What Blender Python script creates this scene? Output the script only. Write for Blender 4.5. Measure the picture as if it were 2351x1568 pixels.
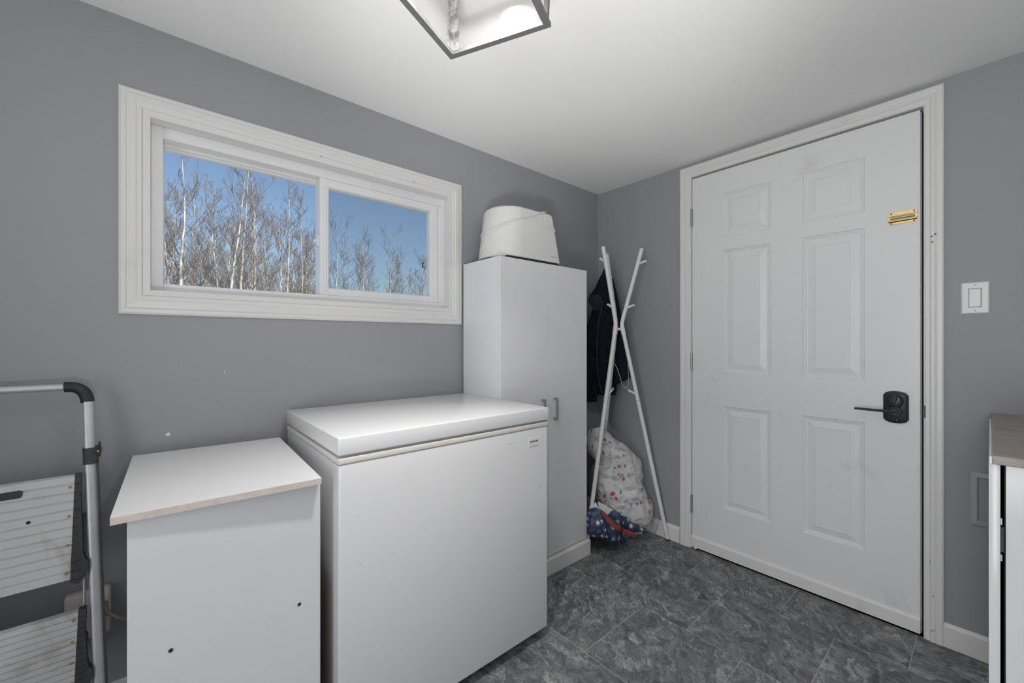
import bpy, bmesh, math, random
from mathutils import Vector, Matrix, noise

for o in list(bpy.data.objects):
    bpy.data.objects.remove(o, do_unlink=True)
scene = bpy.context.scene
COL = scene.collection
PI = math.pi
R = math.radians

# ------------------------------------------------------------------ camera, sky, sun, lights, exposure
CAM_H = 1.14
cam_d = bpy.data.cameras.new('camera')
cam_d.sensor_width = 36.0
cam_d.lens = 940.0 / 2351.0 * 36.0
cam_d.clip_start = 0.02
cam = bpy.data.objects.new('camera', cam_d)
COL.objects.link(cam)
HEAD = math.atan(1097.5 / 940.0)
cam.location = (0, 0, CAM_H)
cam.rotation_euler = (R(90), 0, HEAD)
scene.camera = cam

world = bpy.data.worlds.new('sky')
scene.world = world
world.use_nodes = True
wn = world.node_tree
wn.nodes.clear()
w_out = wn.nodes.new('ShaderNodeOutputWorld')
w_bg = wn.nodes.new('ShaderNodeBackground')
w_sky = wn.nodes.new('ShaderNodeTexSky')
w_sky.sky_type = 'NISHITA'
w_sky.sun_disc = False
w_sky.sun_elevation = R(38)
w_sky.sun_rotation = R(60)
w_sky.altitude = 600
w_sky.air_density = 1.0
w_sky.dust_density = 2.6
w_sky.ozone_density = 1.5
wn.links.new(w_sky.outputs[0], w_bg.inputs[0])
w_bg.inputs[1].default_value = 0.15
wn.links.new(w_bg.outputs[0], w_out.inputs[0])

def light(name, kind, loc, rot, power, color, **kw):
    d = bpy.data.lights.new(name, kind)
    d.energy = power
    d.color = color
    for k, v in kw.items():
        setattr(d, k, v)
    o = bpy.data.objects.new(name, d)
    COL.objects.link(o)
    o.location = loc
    o.rotation_euler = rot
    return o

# low autumn sun from behind the house, lights the aspens
light('sun', 'SUN', (0, 0, 10), (R(58), 0, R(118)), 4.6, (1.0, 0.93, 0.82), angle=R(0.6))
# daylight through the doorway behind the camera
light('doorway_daylight', 'AREA', (0.15, -1.46, 1.05), (R(90), 0, R(4)), 14.2, (0.95, 0.97, 1.0),
      shape='RECTANGLE', size=0.95, size_y=1.9, spread=R(125))
# photographer's flash bounced off the ceiling
light('bounce_flash', 'AREA', (-0.05, -0.06, 0.75), (R(180), 0, R(30)), 15.8, (1.0, 0.985, 0.96),
      shape='DISK', size=0.35)
# spot added to brighten the ceiling above the freezer, not a known source
aim = Vector((-0.90, 0.95, 2.129)) - Vector((0.0, -0.12, 0.60))
light('ceiling_fill_spot', 'SPOT', (0.0, -0.12, 0.60), aim.to_track_quat('-Z', 'Y').to_euler(), 62.0, (1.0, 0.985, 0.96),
      spot_size=R(50), spot_blend=0.9, shadow_soft_size=0.10)

vs = scene.view_settings
vs.view_transform = 'Standard'
try:
    vs.look = 'None'
except Exception:
    pass
vs.gamma = 1.0
vs.use_curve_mapping = False
vs.exposure = 0.0

# ------------------------------------------------------------------ materials
def new_mat(name):
    m = bpy.data.materials.new(name)
    m.use_nodes = True
    nt = m.node_tree
    b = nt.nodes['Principled BSDF']
    return m, nt, b

def ramp(nt, stops, interp='LINEAR'):
    n = nt.nodes.new('ShaderNodeValToRGB')
    n.color_ramp.interpolation = interp
    el = n.color_ramp.elements
    while len(el) < len(stops):
        el.new(0.5)
    for e, (p, c) in zip(el, stops):
        e.position = p
        e.color = (c[0], c[1], c[2], 1)
    return n

def coords(nt, kind='Object', scale=(1, 1, 1), rot=(0, 0, 0)):
    tc = nt.nodes.new('ShaderNodeTexCoord')
    mp = nt.nodes.new('ShaderNodeMapping')
    mp.inputs['Scale'].default_value = scale
    mp.inputs['Rotation'].default_value = rot
    nt.links.new(tc.outputs[kind], mp.inputs['Vector'])
    return mp.outputs['Vector']

def tex_noise(nt, vec, scale, detail=4, rough=0.55, dist=0.0):
    n = nt.nodes.new('ShaderNodeTexNoise')
    n.inputs['Scale'].default_value = scale
    n.inputs['Detail'].default_value = detail
    n.inputs['Roughness'].default_value = rough
    n.inputs['Distortion'].default_value = dist
    nt.links.new(vec, n.inputs['Vector'])
    return n

def bump(nt, b, height, strength, dist=0.002):
    n = nt.nodes.new('ShaderNodeBump')
    n.inputs['Strength'].default_value = strength
    n.inputs['Distance'].default_value = dist
    nt.links.new(height, n.inputs['Height'])
    nt.links.new(n.outputs['Normal'], b.inputs['Normal'])

def mix(nt, fac, a, c):
    n = nt.nodes.new('ShaderNodeMix')
    n.data_type = 'RGBA'
    for i, v in ((6, a), (7, c)):
        if isinstance(v, tuple):
            n.inputs[i].default_value = (v[0], v[1], v[2], 1)
        else:
            nt.links.new(v, n.inputs[i])
    if isinstance(fac, float):
        n.inputs[0].default_value = fac
    else:
        nt.links.new(fac, n.inputs[0])
    return n.outputs[2]

def plain(name, col, rough=0.5, var=0.05, scale=7.0, metal=0.0, bmp=0.0, bscale=120.0, spec=0.5):
    """a single colour with faint procedural mottling and optional fine relief"""
    m, nt, b = new_mat(name)
    v = coords(nt)
    n = tex_noise(nt, v, scale, 5)
    lo = tuple(c * (1 - var) for c in col)
    hi = tuple(min(1, c * (1 + var)) for c in col)
    r = ramp(nt, [(0.3, lo), (0.7, hi)])
    nt.links.new(n.outputs['Fac'], r.inputs['Fac'])
    nt.links.new(r.outputs['Color'], b.inputs['Base Color'])
    b.inputs['Roughness'].default_value = rough
    b.inputs['Metallic'].default_value = metal
    b.inputs['Specular IOR Level'].default_value = spec
    if bmp:
        n2 = tex_noise(nt, v, bscale, 3)
        bump(nt, b, n2.outputs['Fac'], bmp)
    return m

def worn(name, col, dirt, rough=0.4, lo=0.60, hi=0.78, scale=3.0, spec=0.5, amount=0.6):
    """painted surface with sparse smudges"""
    m, nt, b = new_mat(name)
    v = coords(nt)
    n = tex_noise(nt, v, scale, 7, 0.62, 0.4)
    r = ramp(nt, [(lo, (0, 0, 0)), (hi, (amount,) * 3)])
    nt.links.new(n.outputs['Fac'], r.inputs['Fac'])
    nt.links.new(mix(nt, r.outputs['Color'], col, dirt), b.inputs['Base Color'])
    b.inputs['Roughness'].default_value = rough
    b.inputs['Specular IOR Level'].default_value = spec
    return m

M = {}
M['wall'] = plain('wall_paint', (0.342, 0.352, 0.374), 0.55, 0.02, 1.5, bmp=0.05, bscale=160, spec=0.3)
M['ceiling'] = plain('ceiling_paint', (0.90, 0.90, 0.89), 0.8, 0.015, 2.0, bmp=0.05, bscale=200, spec=0.2)
M['trim'] = worn('trim_paint', (0.78, 0.775, 0.76), (0.50, 0.47, 0.42), 0.35, 0.62, 0.8, 6.0, amount=0.35)
M['door'] = worn('door_paint', (0.80, 0.80, 0.80), (0.50, 0.49, 0.47), 0.38, 0.60, 0.78, 4.5, amount=0.45)
M['vinyl'] = plain('window_vinyl', (0.87, 0.87, 0.88), 0.35, 0.02)
M['chip'] = plain('bare_plaster', (0.86, 0.86, 0.84), 0.8, 0.03)
M['gap'] = plain('dark_gap', (0.02, 0.02, 0.022), 0.9, 0.1)  # near-black, puts the shade of gaps and slots into the colour
M['melamine'] = plain('white_melamine', (0.80, 0.80, 0.81), 0.18, 0.015)
M['freezer'] = worn('freezer_enamel', (0.80, 0.80, 0.81), (0.52, 0.52, 0.54), 0.20, 0.66, 0.82, 5.0, amount=0.35)
M['cream'] = plain('cream_plastic', (0.78, 0.74, 0.68), 0.5, 0.03)
M['gasket'] = plain('grey_gasket', (0.36, 0.36, 0.37), 0.6, 0.1)
M['edge'] = plain('raw_board_edge', (0.66, 0.58, 0.53), 0.7, 0.10, 60)
M['brown'] = plain('hardboard_brown', (0.20, 0.11, 0.07), 0.7, 0.15)
M['black'] = plain('black_plastic', (0.018, 0.019, 0.021), 0.5, 0.2, 40, bmp=0.2, bscale=200)
M['charcoal'] = plain('charcoal_plastic', (0.045, 0.048, 0.052), 0.6, 0.25, 60, bmp=0.3, bscale=160)
M['alu'] = plain('brushed_aluminium', (0.62, 0.62, 0.63), 0.42, 0.06, 30, metal=0.55)
M['steel'] = plain('satin_steel', (0.42, 0.42, 0.42), 0.4, 0.08, 30, metal=0.8)
M['lantern'] = plain('pewter_metal', (0.17, 0.17, 0.165), 0.5, 0.1, 30, metal=0.4)
M['brass'] = plain('polished_brass', (0.83, 0.62, 0.26), 0.25, 0.08, 40, metal=0.9)
M['bronze'] = plain('black_bronze', (0.034, 0.038, 0.046), 0.34, 0.15, 40, metal=0.3)
M['ivory'] = plain('ivory_plastic', (0.76, 0.70, 0.64), 0.35, 0.04)
M['white_plastic'] = plain('white_plastic', (0.80, 0.80, 0.795), 0.35, 0.02)
M['device'] = plain('device_shell', (0.78, 0.775, 0.75), 0.4, 0.015)
M['cable'] = plain('white_cable', (0.80, 0.79, 0.76), 0.5, 0.03)
M['rack'] = plain('white_lacquer', (0.82, 0.82, 0.81), 0.32, 0.02)
M['navy'] = plain('navy_fleece', (0.010, 0.014, 0.022), 0.95, 0.35, 50, bmp=0.5, bscale=250, spec=0.15)
M['navy_pale'] = plain('navy_lining', (0.030, 0.038, 0.055), 0.9, 0.3, 50, bmp=0.4, bscale=250, spec=0.2)  # paler navy of the zip edge and logo mark
M['cord_dark'] = plain('dark_cord', (0.012, 0.014, 0.022), 0.8, 0.2)
M['red'] = plain('red_binding', (0.30, 0.028, 0.035), 0.7, 0.25, 90, bmp=0.5, bscale=300)
M['paper'] = plain('white_paper', (0.78, 0.77, 0.75), 0.7, 0.03)
M['print'] = plain('grey_print', (0.10, 0.11, 0.12), 0.6, 0.1)
M['faint_print'] = plain('faint_print', (0.50, 0.50, 0.50), 0.6, 0.05)
M['register'] = plain('register_frame_grey', (0.40, 0.405, 0.40), 0.4, 0.06)
M['cord_tan'] = plain('tan_cable', (0.42, 0.31, 0.22), 0.5, 0.1)
M['violet'] = plain('violet_plastic', (0.06, 0.04, 0.18), 0.5, 0.1)
M['silver_mottle'] = None

# mottled silver strips on the lantern corner
m, nt, b = new_mat('mottled_silver')
v = coords(nt)
n = tex_noise(nt, v, 45, 6, 0.7, 0.5)
r = ramp(nt, [(0.42, (0.20, 0.20, 0.21)), (0.55, (0.42, 0.42, 0.43)), (0.7, (0.62, 0.62, 0.62))])
nt.links.new(n.outputs['Fac'], r.inputs['Fac'])
nt.links.new(r.outputs['Color'], b.inputs['Base Color'])
b.inputs['Roughness'].default_value = 0.35
b.inputs['Metallic'].default_value = 0.3
M['silver_mottle'] = m

# stained aluminium tread
m, nt, b = new_mat('stained_aluminium_tread')
v = coords(nt)
n = tex_noise(nt, v, 9, 7, 0.65, 0.6)
r = ramp(nt, [(0.55, (0.66, 0.66, 0.665)), (0.75, (0.46, 0.43, 0.38))])
nt.links.new(n.outputs['Fac'], r.inputs['Fac'])
nt.links.new(r.outputs['Color'], b.inputs['Base Color'])
b.inputs['Roughness'].default_value = 0.45
b.inputs['Metallic'].default_value = 0.25
M['tread'] = m

# slate-look vinyl tile, each tile its own cut of the pattern
m, nt, b = new_mat('slate_vinyl_tile')
tc = nt.nodes.new('ShaderNodeTexCoord')
oi = nt.nodes.new('ShaderNodeObjectInfo')
sc = nt.nodes.new('ShaderNodeVectorMath'); sc.operation = 'SCALE'
comb = nt.nodes.new('ShaderNodeCombineXYZ')
nt.links.new(oi.outputs['Random'], comb.inputs[0])
nt.links.new(oi.outputs['Random'], comb.inputs[1])
nt.links.new(oi.outputs['Random'], comb.inputs[2])
nt.links.new(comb.outputs[0], sc.inputs[0]); sc.inputs['Scale'].default_value = 83.0
rot = nt.nodes.new('ShaderNodeVectorRotate'); rot.rotation_type = 'Z_AXIS'
rm = nt.nodes.new('ShaderNodeMath'); rm.operation = 'MULTIPLY_ADD'
nt.links.new(oi.outputs['Random'], rm.inputs[0]); rm.inputs[1].default_value = 1.1; rm.inputs[2].default_value = 0.1
nt.links.new(tc.outputs['Object'], rot.inputs['Vector']); nt.links.new(rm.outputs[0], rot.inputs['Angle'])
add = nt.nodes.new('ShaderNodeVectorMath'); add.operation = 'ADD'
nt.links.new(rot.outputs[0], add.inputs[0]); nt.links.new(sc.outputs[0], add.inputs[1])
mp = nt.nodes.new('ShaderNodeMapping'); mp.inputs['Scale'].default_value = (0.95, 1.25, 1.0)
nt.links.new(add.outputs[0], mp.inputs['Vector'])
V = mp.outputs['Vector']
warp = tex_noise(nt, V, 4.5, 4, 0.6, 0.0)
wa = nt.nodes.new('ShaderNodeVectorMath'); wa.operation = 'MULTIPLY_ADD'
nt.links.new(warp.outputs['Color'], wa.inputs[0]); wa.inputs[1].default_value = (0.42, 0.42, 0.42)
nt.links.new(V, wa.inputs[2])
n1 = tex_noise(nt, wa.outputs[0], 9.0, 10, 0.70, 0.9)
r1 = ramp(nt, [(0.32, (0.035, 0.038, 0.042)), (0.44, (0.110, 0.114, 0.119)), (0.55, (0.215, 0.220, 0.226)), (0.66, (0.50, 0.505, 0.51))])
nt.links.new(n1.outputs['Fac'], r1.inputs['Fac'])
mp2 = nt.nodes.new('ShaderNodeMapping'); mp2.inputs['Scale'].default_value = (0.30, 1.5, 1.0)
nt.links.new(wa.outputs[0], mp2.inputs['Vector'])
n2 = tex_noise(nt, mp2.outputs['Vector'], 22.0, 6, 0.7, 0.7)
r2 = ramp(nt, [(0.36, (0.045, 0.049, 0.054)), (0.51, (0.180, 0.185, 0.191)), (0.64, (0.48, 0.485, 0.49))])
nt.links.new(n2.outputs['Fac'], r2.inputs['Fac'])
n3 = tex_noise(nt, V, 2.2, 3, 0.5, 0.5)
r3 = ramp(nt, [(0.44, (0.08,) * 3), (0.62, (0.80,) * 3)])
nt.links.new(n3.outputs['Fac'], r3.inputs['Fac'])
c1 = mix(nt, r3.outputs['Color'], r1.outputs['Color'], r2.outputs['Color'])
n4 = tex_noise(nt, wa.outputs[0], 16.0, 5, 0.6, 2.2)
r4 = ramp(nt, [(0.475, (0, 0, 0)), (0.498, (0.75,) * 3), (0.52, (0, 0, 0))])
nt.links.new(n4.outputs['Fac'], r4.inputs['Fac'])
c2 = mix(nt, r4.outputs['Color'], c1, (0.042, 0.045, 0.050))
nt.links.new(c2, b.inputs['Base Color'])
b.inputs['Roughness'].default_value = 0.48
b.inputs['Specular IOR Level'].default_value = 0.35
bump(nt, b, n1.outputs['Fac'], 0.25, 0.002)
M['tile'] = m
M['grout'] = plain('pale_joint', (0.50, 0.485, 0.455), 0.8, 0.1)

# oak-look laminate worktop
m, nt, b = new_mat('grey_oak_laminate')
v = coords(nt, scale=(2.0, 9.0, 9.0))
n = tex_noise(nt, v, 3.2, 7, 0.6, 1.6)
r = ramp(nt, [(0.3, (0.27, 0.235, 0.205)), (0.55, (0.36, 0.32, 0.29)), (0.75, (0.43, 0.39, 0.355))])
nt.links.new(n.outputs['Fac'], r.inputs['Fac'])
nt.links.new(r.outputs['Color'], b.inputs['Base Color'])
b.inputs['Roughness'].default_value = 0.45
M['oak'] = m

def glass_like(name, tint, gloss, rough=0.02, haze=0.0, haze_col=(0.8, 0.8, 0.8), bmpscale=0, bmps=0.0):
    m = bpy.data.materials.new(name)
    m.use_nodes = True
    nt = m.node_tree
    nt.nodes.clear()
    out = nt.nodes.new('ShaderNodeOutputMaterial')
    tr = nt.nodes.new('ShaderNodeBsdfTransparent'); tr.inputs[0].default_value = (*tint, 1)
    gl = nt.nodes.new('ShaderNodeBsdfGlossy'); gl.inputs['Roughness'].default_value = rough
    fr = nt.nodes.new('ShaderNodeFresnel'); fr.inputs[0].default_value = 1.45
    mu = nt.nodes.new('ShaderNodeMath'); mu.operation = 'MULTIPLY'; mu.inputs[1].default_value = gloss
    nt.links.new(fr.outputs[0], mu.inputs[0])
    ms = nt.nodes.new('ShaderNodeMixShader')
    nt.links.new(mu.outputs[0], ms.inputs[0])
    base = tr.outputs[0]
    if haze:
        df = nt.nodes.new('ShaderNodeBsdfDiffuse'); df.inputs[0].default_value = (*haze_col, 1)
        tl = nt.nodes.new('ShaderNodeBsdfTranslucent'); tl.inputs[0].default_value = (*haze_col, 1)
        m0 = nt.nodes.new('ShaderNodeMixShader'); m0.inputs[0].default_value = 0.5
        nt.links.new(df.outputs[0], m0.inputs[1]); nt.links.new(tl.outputs[0], m0.inputs[2])
        m1 = nt.nodes.new('ShaderNodeMixShader'); m1.inputs[0].default_value = haze
        nt.links.new(tr.outputs[0], m1.inputs[1]); nt.links.new(m0.outputs[0], m1.inputs[2])
        base = m1.outputs[0]
    nt.links.new(base, ms.inputs[1]); nt.links.new(gl.outputs[0], ms.inputs[2])
    nt.links.new(ms.outputs[0], out.inputs[0])
    if bmpscale:
        v = coords(nt)
        n = tex_noise(nt, v, bmpscale, 4, 0.6, 1.5)
        bp = nt.nodes.new('ShaderNodeBump'); bp.inputs['Strength'].default_value = bmps; bp.inputs['Distance'].default_value = 0.01
        nt.links.new(n.outputs['Fac'], bp.inputs['Height'])
        nt.links.new(bp.outputs['Normal'], gl.inputs['Normal'])
    return m

M['glass'] = glass_like('window_glass', (0.97, 0.985, 0.98), 0.035)
M['screen'] = glass_like('insect_mesh', (0.90, 0.91, 0.92), 0.0, haze=0.07, haze_col=(0.55, 0.56, 0.58))
M['lantern_glass'] = glass_like('seeded_lantern_glass', (0.97, 0.97, 0.97), 0.06, 0.10, haze=0.05, haze_col=(0.88, 0.88, 0.87))
m = bpy.data.materials.new('clear_polythene')
m.use_nodes = True
nt = m.node_tree; nt.nodes.clear()
out = nt.nodes.new('ShaderNodeOutputMaterial')
tr = nt.nodes.new('ShaderNodeBsdfTransparent'); tr.inputs[0].default_value = (0.985, 0.985, 0.99, 1)
df = nt.nodes.new('ShaderNodeBsdfDiffuse'); df.inputs[0].default_value = (0.85, 0.86, 0.88, 1)
tl = nt.nodes.new('ShaderNodeBsdfTranslucent'); tl.inputs[0].default_value = (0.85, 0.86, 0.88, 1)
gl = nt.nodes.new('ShaderNodeBsdfGlossy'); gl.inputs['Roughness'].default_value = 0.16
v = coords(nt)
wr = tex_noise(nt, v, 20, 5, 0.62, 2.0)
bp = nt.nodes.new('ShaderNodeBump'); bp.inputs['Strength'].default_value = 1.0; bp.inputs['Distance'].default_value = 0.02
nt.links.new(wr.outputs['Fac'], bp.inputs['Height']); nt.links.new(bp.outputs['Normal'], gl.inputs['Normal'])
lw_ = nt.nodes.new('ShaderNodeLayerWeight'); lw_.inputs['Blend'].default_value = 0.22
cr = ramp(nt, [(0.47, (0.012,) * 3), (0.5, (0.16,) * 3), (0.53, (0.012,) * 3)])
nt.links.new(wr.outputs['Fac'], cr.inputs['Fac'])
fa = nt.nodes.new('ShaderNodeMath'); fa.operation = 'MULTIPLY_ADD'; fa.inputs[1].default_value = 0.24
nt.links.new(lw_.outputs['Facing'], fa.inputs[0]); nt.links.new(cr.outputs['Color'], fa.inputs[2])
m0 = nt.nodes.new('ShaderNodeMixShader'); m0.inputs[0].default_value = 0.4
nt.links.new(df.outputs[0], m0.inputs[1]); nt.links.new(tl.outputs[0], m0.inputs[2])
m1 = nt.nodes.new('ShaderNodeMixShader')
nt.links.new(fa.outputs[0], m1.inputs[0]); nt.links.new(tr.outputs[0], m1.inputs[1]); nt.links.new(m0.outputs[0], m1.inputs[2])
m2 = nt.nodes.new('ShaderNodeMixShader'); m2.inputs[0].default_value = 0.05
nt.links.new(m1.outputs[0], m2.inputs[1]); nt.links.new(gl.outputs[0], m2.inputs[2])
nt.links.new(m2.outputs[0], out.inputs[0])
M['poly'] = m

# floral cotton
m, nt, b = new_mat('floral_cotton')
v = coords(nt)
wob = tex_noise(nt, v, 14.0, 3, 0.6)
wv = nt.nodes.new('ShaderNodeVectorMath'); wv.operation = 'MULTIPLY_ADD'
nt.links.new(wob.outputs['Color'], wv.inputs[0]); wv.inputs[1].default_value = (0.035, 0.035, 0.035)
nt.links.new(v, wv.inputs[2])
v = wv.outputs[0]
def voro(scale, rnd=1.0, vec=None):
    n = nt.nodes.new('ShaderNodeTexVoronoi'); n.inputs['Scale'].default_value = scale
    n.inputs['Randomness'].default_value = rnd
    nt.links.new(vec or v, n.inputs['Vector']); return n
def lt(sock, val):
    n = nt.nodes.new('ShaderNodeMath'); n.operation = 'LESS_THAN'; n.inputs[1].default_value = val
    nt.links.new(sock, n.inputs[0]); return n.outputs[0]
def mul(a, c):
    n = nt.nodes.new('ShaderNodeMath'); n.operation = 'MULTIPLY'
    nt.links.new(a, n.inputs[0]); nt.links.new(c, n.inputs[1]); return n.outputs[0]
base = (0.74, 0.73, 0.72)
vlm = nt.nodes.new('ShaderNodeMapping'); vlm.inputs['Scale'].default_value = (1.0, 1.0, 2.4); vlm.inputs['Rotation'].default_value = (0.5, 0.7, 0.4); nt.links.new(v, vlm.inputs['Vector']); vl = vlm.outputs['Vector']
leaf = voro(13.0, 1.0, vl)
sepl = nt.nodes.new('ShaderNodeSeparateColor'); nt.links.new(leaf.outputs['Color'], sepl.inputs[0])
c = mix(nt, mul(lt(leaf.outputs['Distance'], 0.36), lt(sepl.outputs[0], 0.6)), base, (0.46, 0.49, 0.50))
vl2 = coords(nt, scale=(2.6, 1.0, 1.0), rot=(0.2, 0.9, 1.1))
leaf2 = voro(17.0, 1.0, vl2)
sepl2 = nt.nodes.new('ShaderNodeSeparateColor'); nt.links.new(leaf2.outputs['Color'], sepl2.inputs[0])
c = mix(nt, mul(lt(leaf2.outputs['Distance'], 0.22), lt(sepl2.outputs[0], 0.5)), c, (0.20, 0.22, 0.24))
fl = voro(23.0)
sepf = nt.nodes.new('ShaderNodeSeparateColor'); nt.links.new(fl.outputs['Color'], sepf.inputs[0])
keep = lt(sepf.outputs[1], 0.42)
c = mix(nt, mul(lt(fl.outputs['Distance'], 0.40), keep), c, (0.70, 0.50, 0.53))
c = mix(nt, mul(lt(fl.outputs['Distance'], 0.26), keep), c, (0.42, 0.055, 0.10))
nt.links.new(c, b.inputs['Base Color'])
b.inputs['Roughness'].default_value = 0.85
nb = tex_noise(nt, v, 22, 4, 0.6, 0.6)
bump(nt, b, nb.outputs['Fac'], 0.9, 0.02)
M['floral'] = m

# navy fabric with white drops
m, nt, b = new_mat('navy_dotted_fabric')
v = coords(nt, scale=(1.0, 1.0, 0.8))
fl = voro(30.0, 0.55, v)
c = mix(nt, lt(fl.outputs['Distance'], 0.50), (0.026, 0.055, 0.105), (0.080, 0.110, 0.175))
c = mix(nt, lt(fl.outputs['Distance'], 0.27), c, (0.62, 0.66, 0.70))
nt.links.new(c, b.inputs['Base Color'])
b.inputs['Roughness'].default_value = 0.6
M['dots'] = m

# aspen bark
m, nt, b = new_mat('aspen_bark')
v = coords(nt, scale=(1, 1, 0.5))
n = tex_noise(nt, v, 5.0, 6, 0.65, 0.6)
r = ramp(nt, [(0.36, (0.13, 0.12, 0.11)), (0.48, (0.42, 0.40, 0.385)), (0.62, (0.68, 0.66, 0.64))])
nt.links.new(n.outputs['Fac'], r.inputs['Fac'])
nt.links.new(r.outputs['Color'], b.inputs['Base Color'])
b.inputs['Roughness'].default_value = 0.8
M['bark'] = m
M['twig'] = plain('twig_bark', (0.19, 0.165, 0.15), 0.85, 0.3, 3)
M['leaf'] = plain('dry_leaf', (0.30, 0.20, 0.12), 0.8, 0.3, 3)
M['ground'] = plain('dry_grass', (0.52, 0.46, 0.34), 0.95, 0.25, 1.5)
M['siding'] = plain('outer_siding', (0.6, 0.6, 0.58), 0.7, 0.04)

# ------------------------------------------------------------------ mesh helpers
class MB:
    def __init__(self):
        self.bm = bmesh.new()
    def box(self, x0, x1, y0, y1, z0, z1, bev=0.0, seg=2, mi=0):
        r = bmesh.ops.create_cube(self.bm, size=1.0)
        vs = r['verts']
        for v_ in vs:
            v_.co = Vector(((x0 + x1) / 2 + v_.co.x * (x1 - x0), (y0 + y1) / 2 + v_.co.y * (y1 - y0), (z0 + z1) / 2 + v_.co.z * (z1 - z0)))
        if bev > 0:
            es = list({e for v_ in vs for e in v_.link_edges})
            bmesh.ops.bevel(self.bm, geom=es, offset=bev, segments=seg, profile=0.5, affect='EDGES')
        return self
    def tube(self, pts, r, n=10, cap=True, flat=1.0, up=None):
        pts = [Vector(p) for p in pts]
        rs = r if isinstance(r, (list, tuple)) else [r] * len(pts)
        rings = []
        prev = None
        for i, p in enumerate(pts):
            a = pts[max(0, i - 1)]; c = pts[min(len(pts) - 1, i + 1)]
            t = (c - a).normalized()
            if prev is None:
                ref = Vector(up) if up else (Vector((0, 0, 1)) if abs(t.z) < 0.9 else Vector((1, 0, 0)))
                s = t.cross(ref).normalized()
            else:
                s = (prev - t * prev.dot(t)).normalized()
            prev = s
            u = t.cross(s)
            rings.append([self.bm.verts.new(p + (s * math.cos(2 * PI * k / n) + u * math.sin(2 * PI * k / n) * flat) * rs[i]) for k in range(n)])
        for a, c in zip(rings[:-1], rings[1:]):
            for k in range(n):
                self.bm.faces.new((a[k], a[(k + 1) % n], c[(k + 1) % n], c[k]))
        if cap:
            self.bm.faces.new(rings[0]); self.bm.faces.new(list(reversed(rings[-1])))
        return self
    def rings(self, rings, cap=True):
        vr = [[self.bm.verts.new(p) for p in ring] for ring in rings]
        n = len(vr[0])
        for a, c in zip(vr[:-1], vr[1:]):
            for k in range(n):
                self.bm.faces.new((a[k], a[(k + 1) % n], c[(k + 1) % n], c[k]))
        if cap:
            self.bm.faces.new(vr[0]); self.bm.faces.new(list(reversed(vr[-1])))
        return self
    def prism(self, poly, axis, a, b):
        """poly of 2-d points swept along axis (0,1,2) from a to b"""
        def P(p, t):
            l = list(p); l.insert(axis, t); return Vector(l)
        return self.rings([[P(p, a) for p in poly], [P(p, b) for p in poly]])
    def cyl(self, c, axis, r, h, n=20, r2=None):
        c = Vector(c); d = Vector((0, 0, 0)); d[axis] = h
        return self.tube([c, c + d], [r, r if r2 is None else r2], n)
    def xf(self, mat):
        bmesh.ops.transform(self.bm, matrix=mat, verts=self.bm.verts)
        return self
    def build(self, name, mat, parent=None, smooth=False, at=None, rad=None):
        bmesh.ops.recalc_face_normals(self.bm, faces=self.bm.faces)
        org = Vector((0, 0, 0))
        if parent is not None:
            org = ORG[parent.name]
        elif at is not None:
            org = Vector(at)
        if org.length:
            bmesh.ops.translate(self.bm, verts=self.bm.verts, vec=-org)
        me = bpy.data.meshes.new(name)
        self.bm.to_mesh(me); self.bm.free()
        mats = mat if isinstance(mat, list) else [mat]
        for mm in mats:
            me.materials.append(M[mm])
        if smooth:
            me.polygons.foreach_set('use_smooth', [True] * len(me.polygons))
            me.set_sharp_from_angle(angle=R(38))
        o = bpy.data.objects.new(name, me)
        COL.objects.link(o)
        if parent is not None:
            o.parent = parent
        else:
            o.location = org
        ORG[o.name] = org
        return o

ORG = {}
def tag(o, label=None, cat=None, group=None, kind=None):
    if label: o['label'] = label
    if cat: o['category'] = cat
    if group: o['group'] = group
    if kind: o['kind'] = kind
    return o
def thing(name, loc, label=None, cat=None, group=None, kind=None):
    o = bpy.data.objects.new(name, None)
    o.empty_display_size = 0.05
    COL.objects.link(o)
    o.location = loc
    ORG[o.name] = Vector(loc)
    return tag(o, label, cat, group, kind)
def bx(name, mat, parent, x0, x1, y0, y1, z0, z1, bev=0.0, seg=2):
    return MB().box(x0, x1, y0, y1, z0, z1, bev, seg).build(name, mat, parent, smooth=bev > 0)
def struct(o):
    o['kind'] = 'structure'
    return o

# ------------------------------------------------------------------ room shell
XL, YB, ZC = -1.7174, 2.2337, 2.129         # window wall, door wall, ceiling
XR, YF = 0.66, -1.5
DX0, DX1, DZ = -1.080, -0.164, 2.050        # door opening
WY0, WY1, WZ0, WZ1 = -0.044, 1.085, 1.282, 1.867   # window rough opening

mb = MB()
mb.box(XL - 0.12, XL, YF - 0.12, WY0, -0.05, ZC + 0.1)
mb.box(XL - 0.12, XL, WY1, YB + 0.12, -0.05, ZC + 0.1)
mb.box(XL - 0.12, XL, WY0, WY1, -0.05, WZ0)
mb.box(XL - 0.12, XL, WY0, WY1, WZ1, ZC + 0.1)
wall_left = struct(mb.build('wall_left', 'wall'))
mb = MB()
mb.box(XL, DX0 - 0.018, YB, YB + 0.12, -0.05, ZC + 0.1)
mb.box(DX1 + 0.018, XR + 0.12, YB, YB + 0.12, -0.05, ZC + 0.1)
mb.box(DX0 - 0.018, DX1 + 0.018, YB, YB + 0.12, DZ + 0.018, ZC + 0.1)
wall_back = struct(mb.build('wall_back', 'wall'))
struct(bx('wall_right', 'wall', None, XR, XR + 0.12, YF - 0.12, YB, -0.05, ZC + 0.1))
struct(bx('wall_front', 'wall', None, XL, XR, YF - 0.12, YF, -0.05, ZC + 0.1))
struct(bx('ceiling', 'ceiling', None, XL, XR, YF, YB, ZC, ZC + 0.1))
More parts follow.
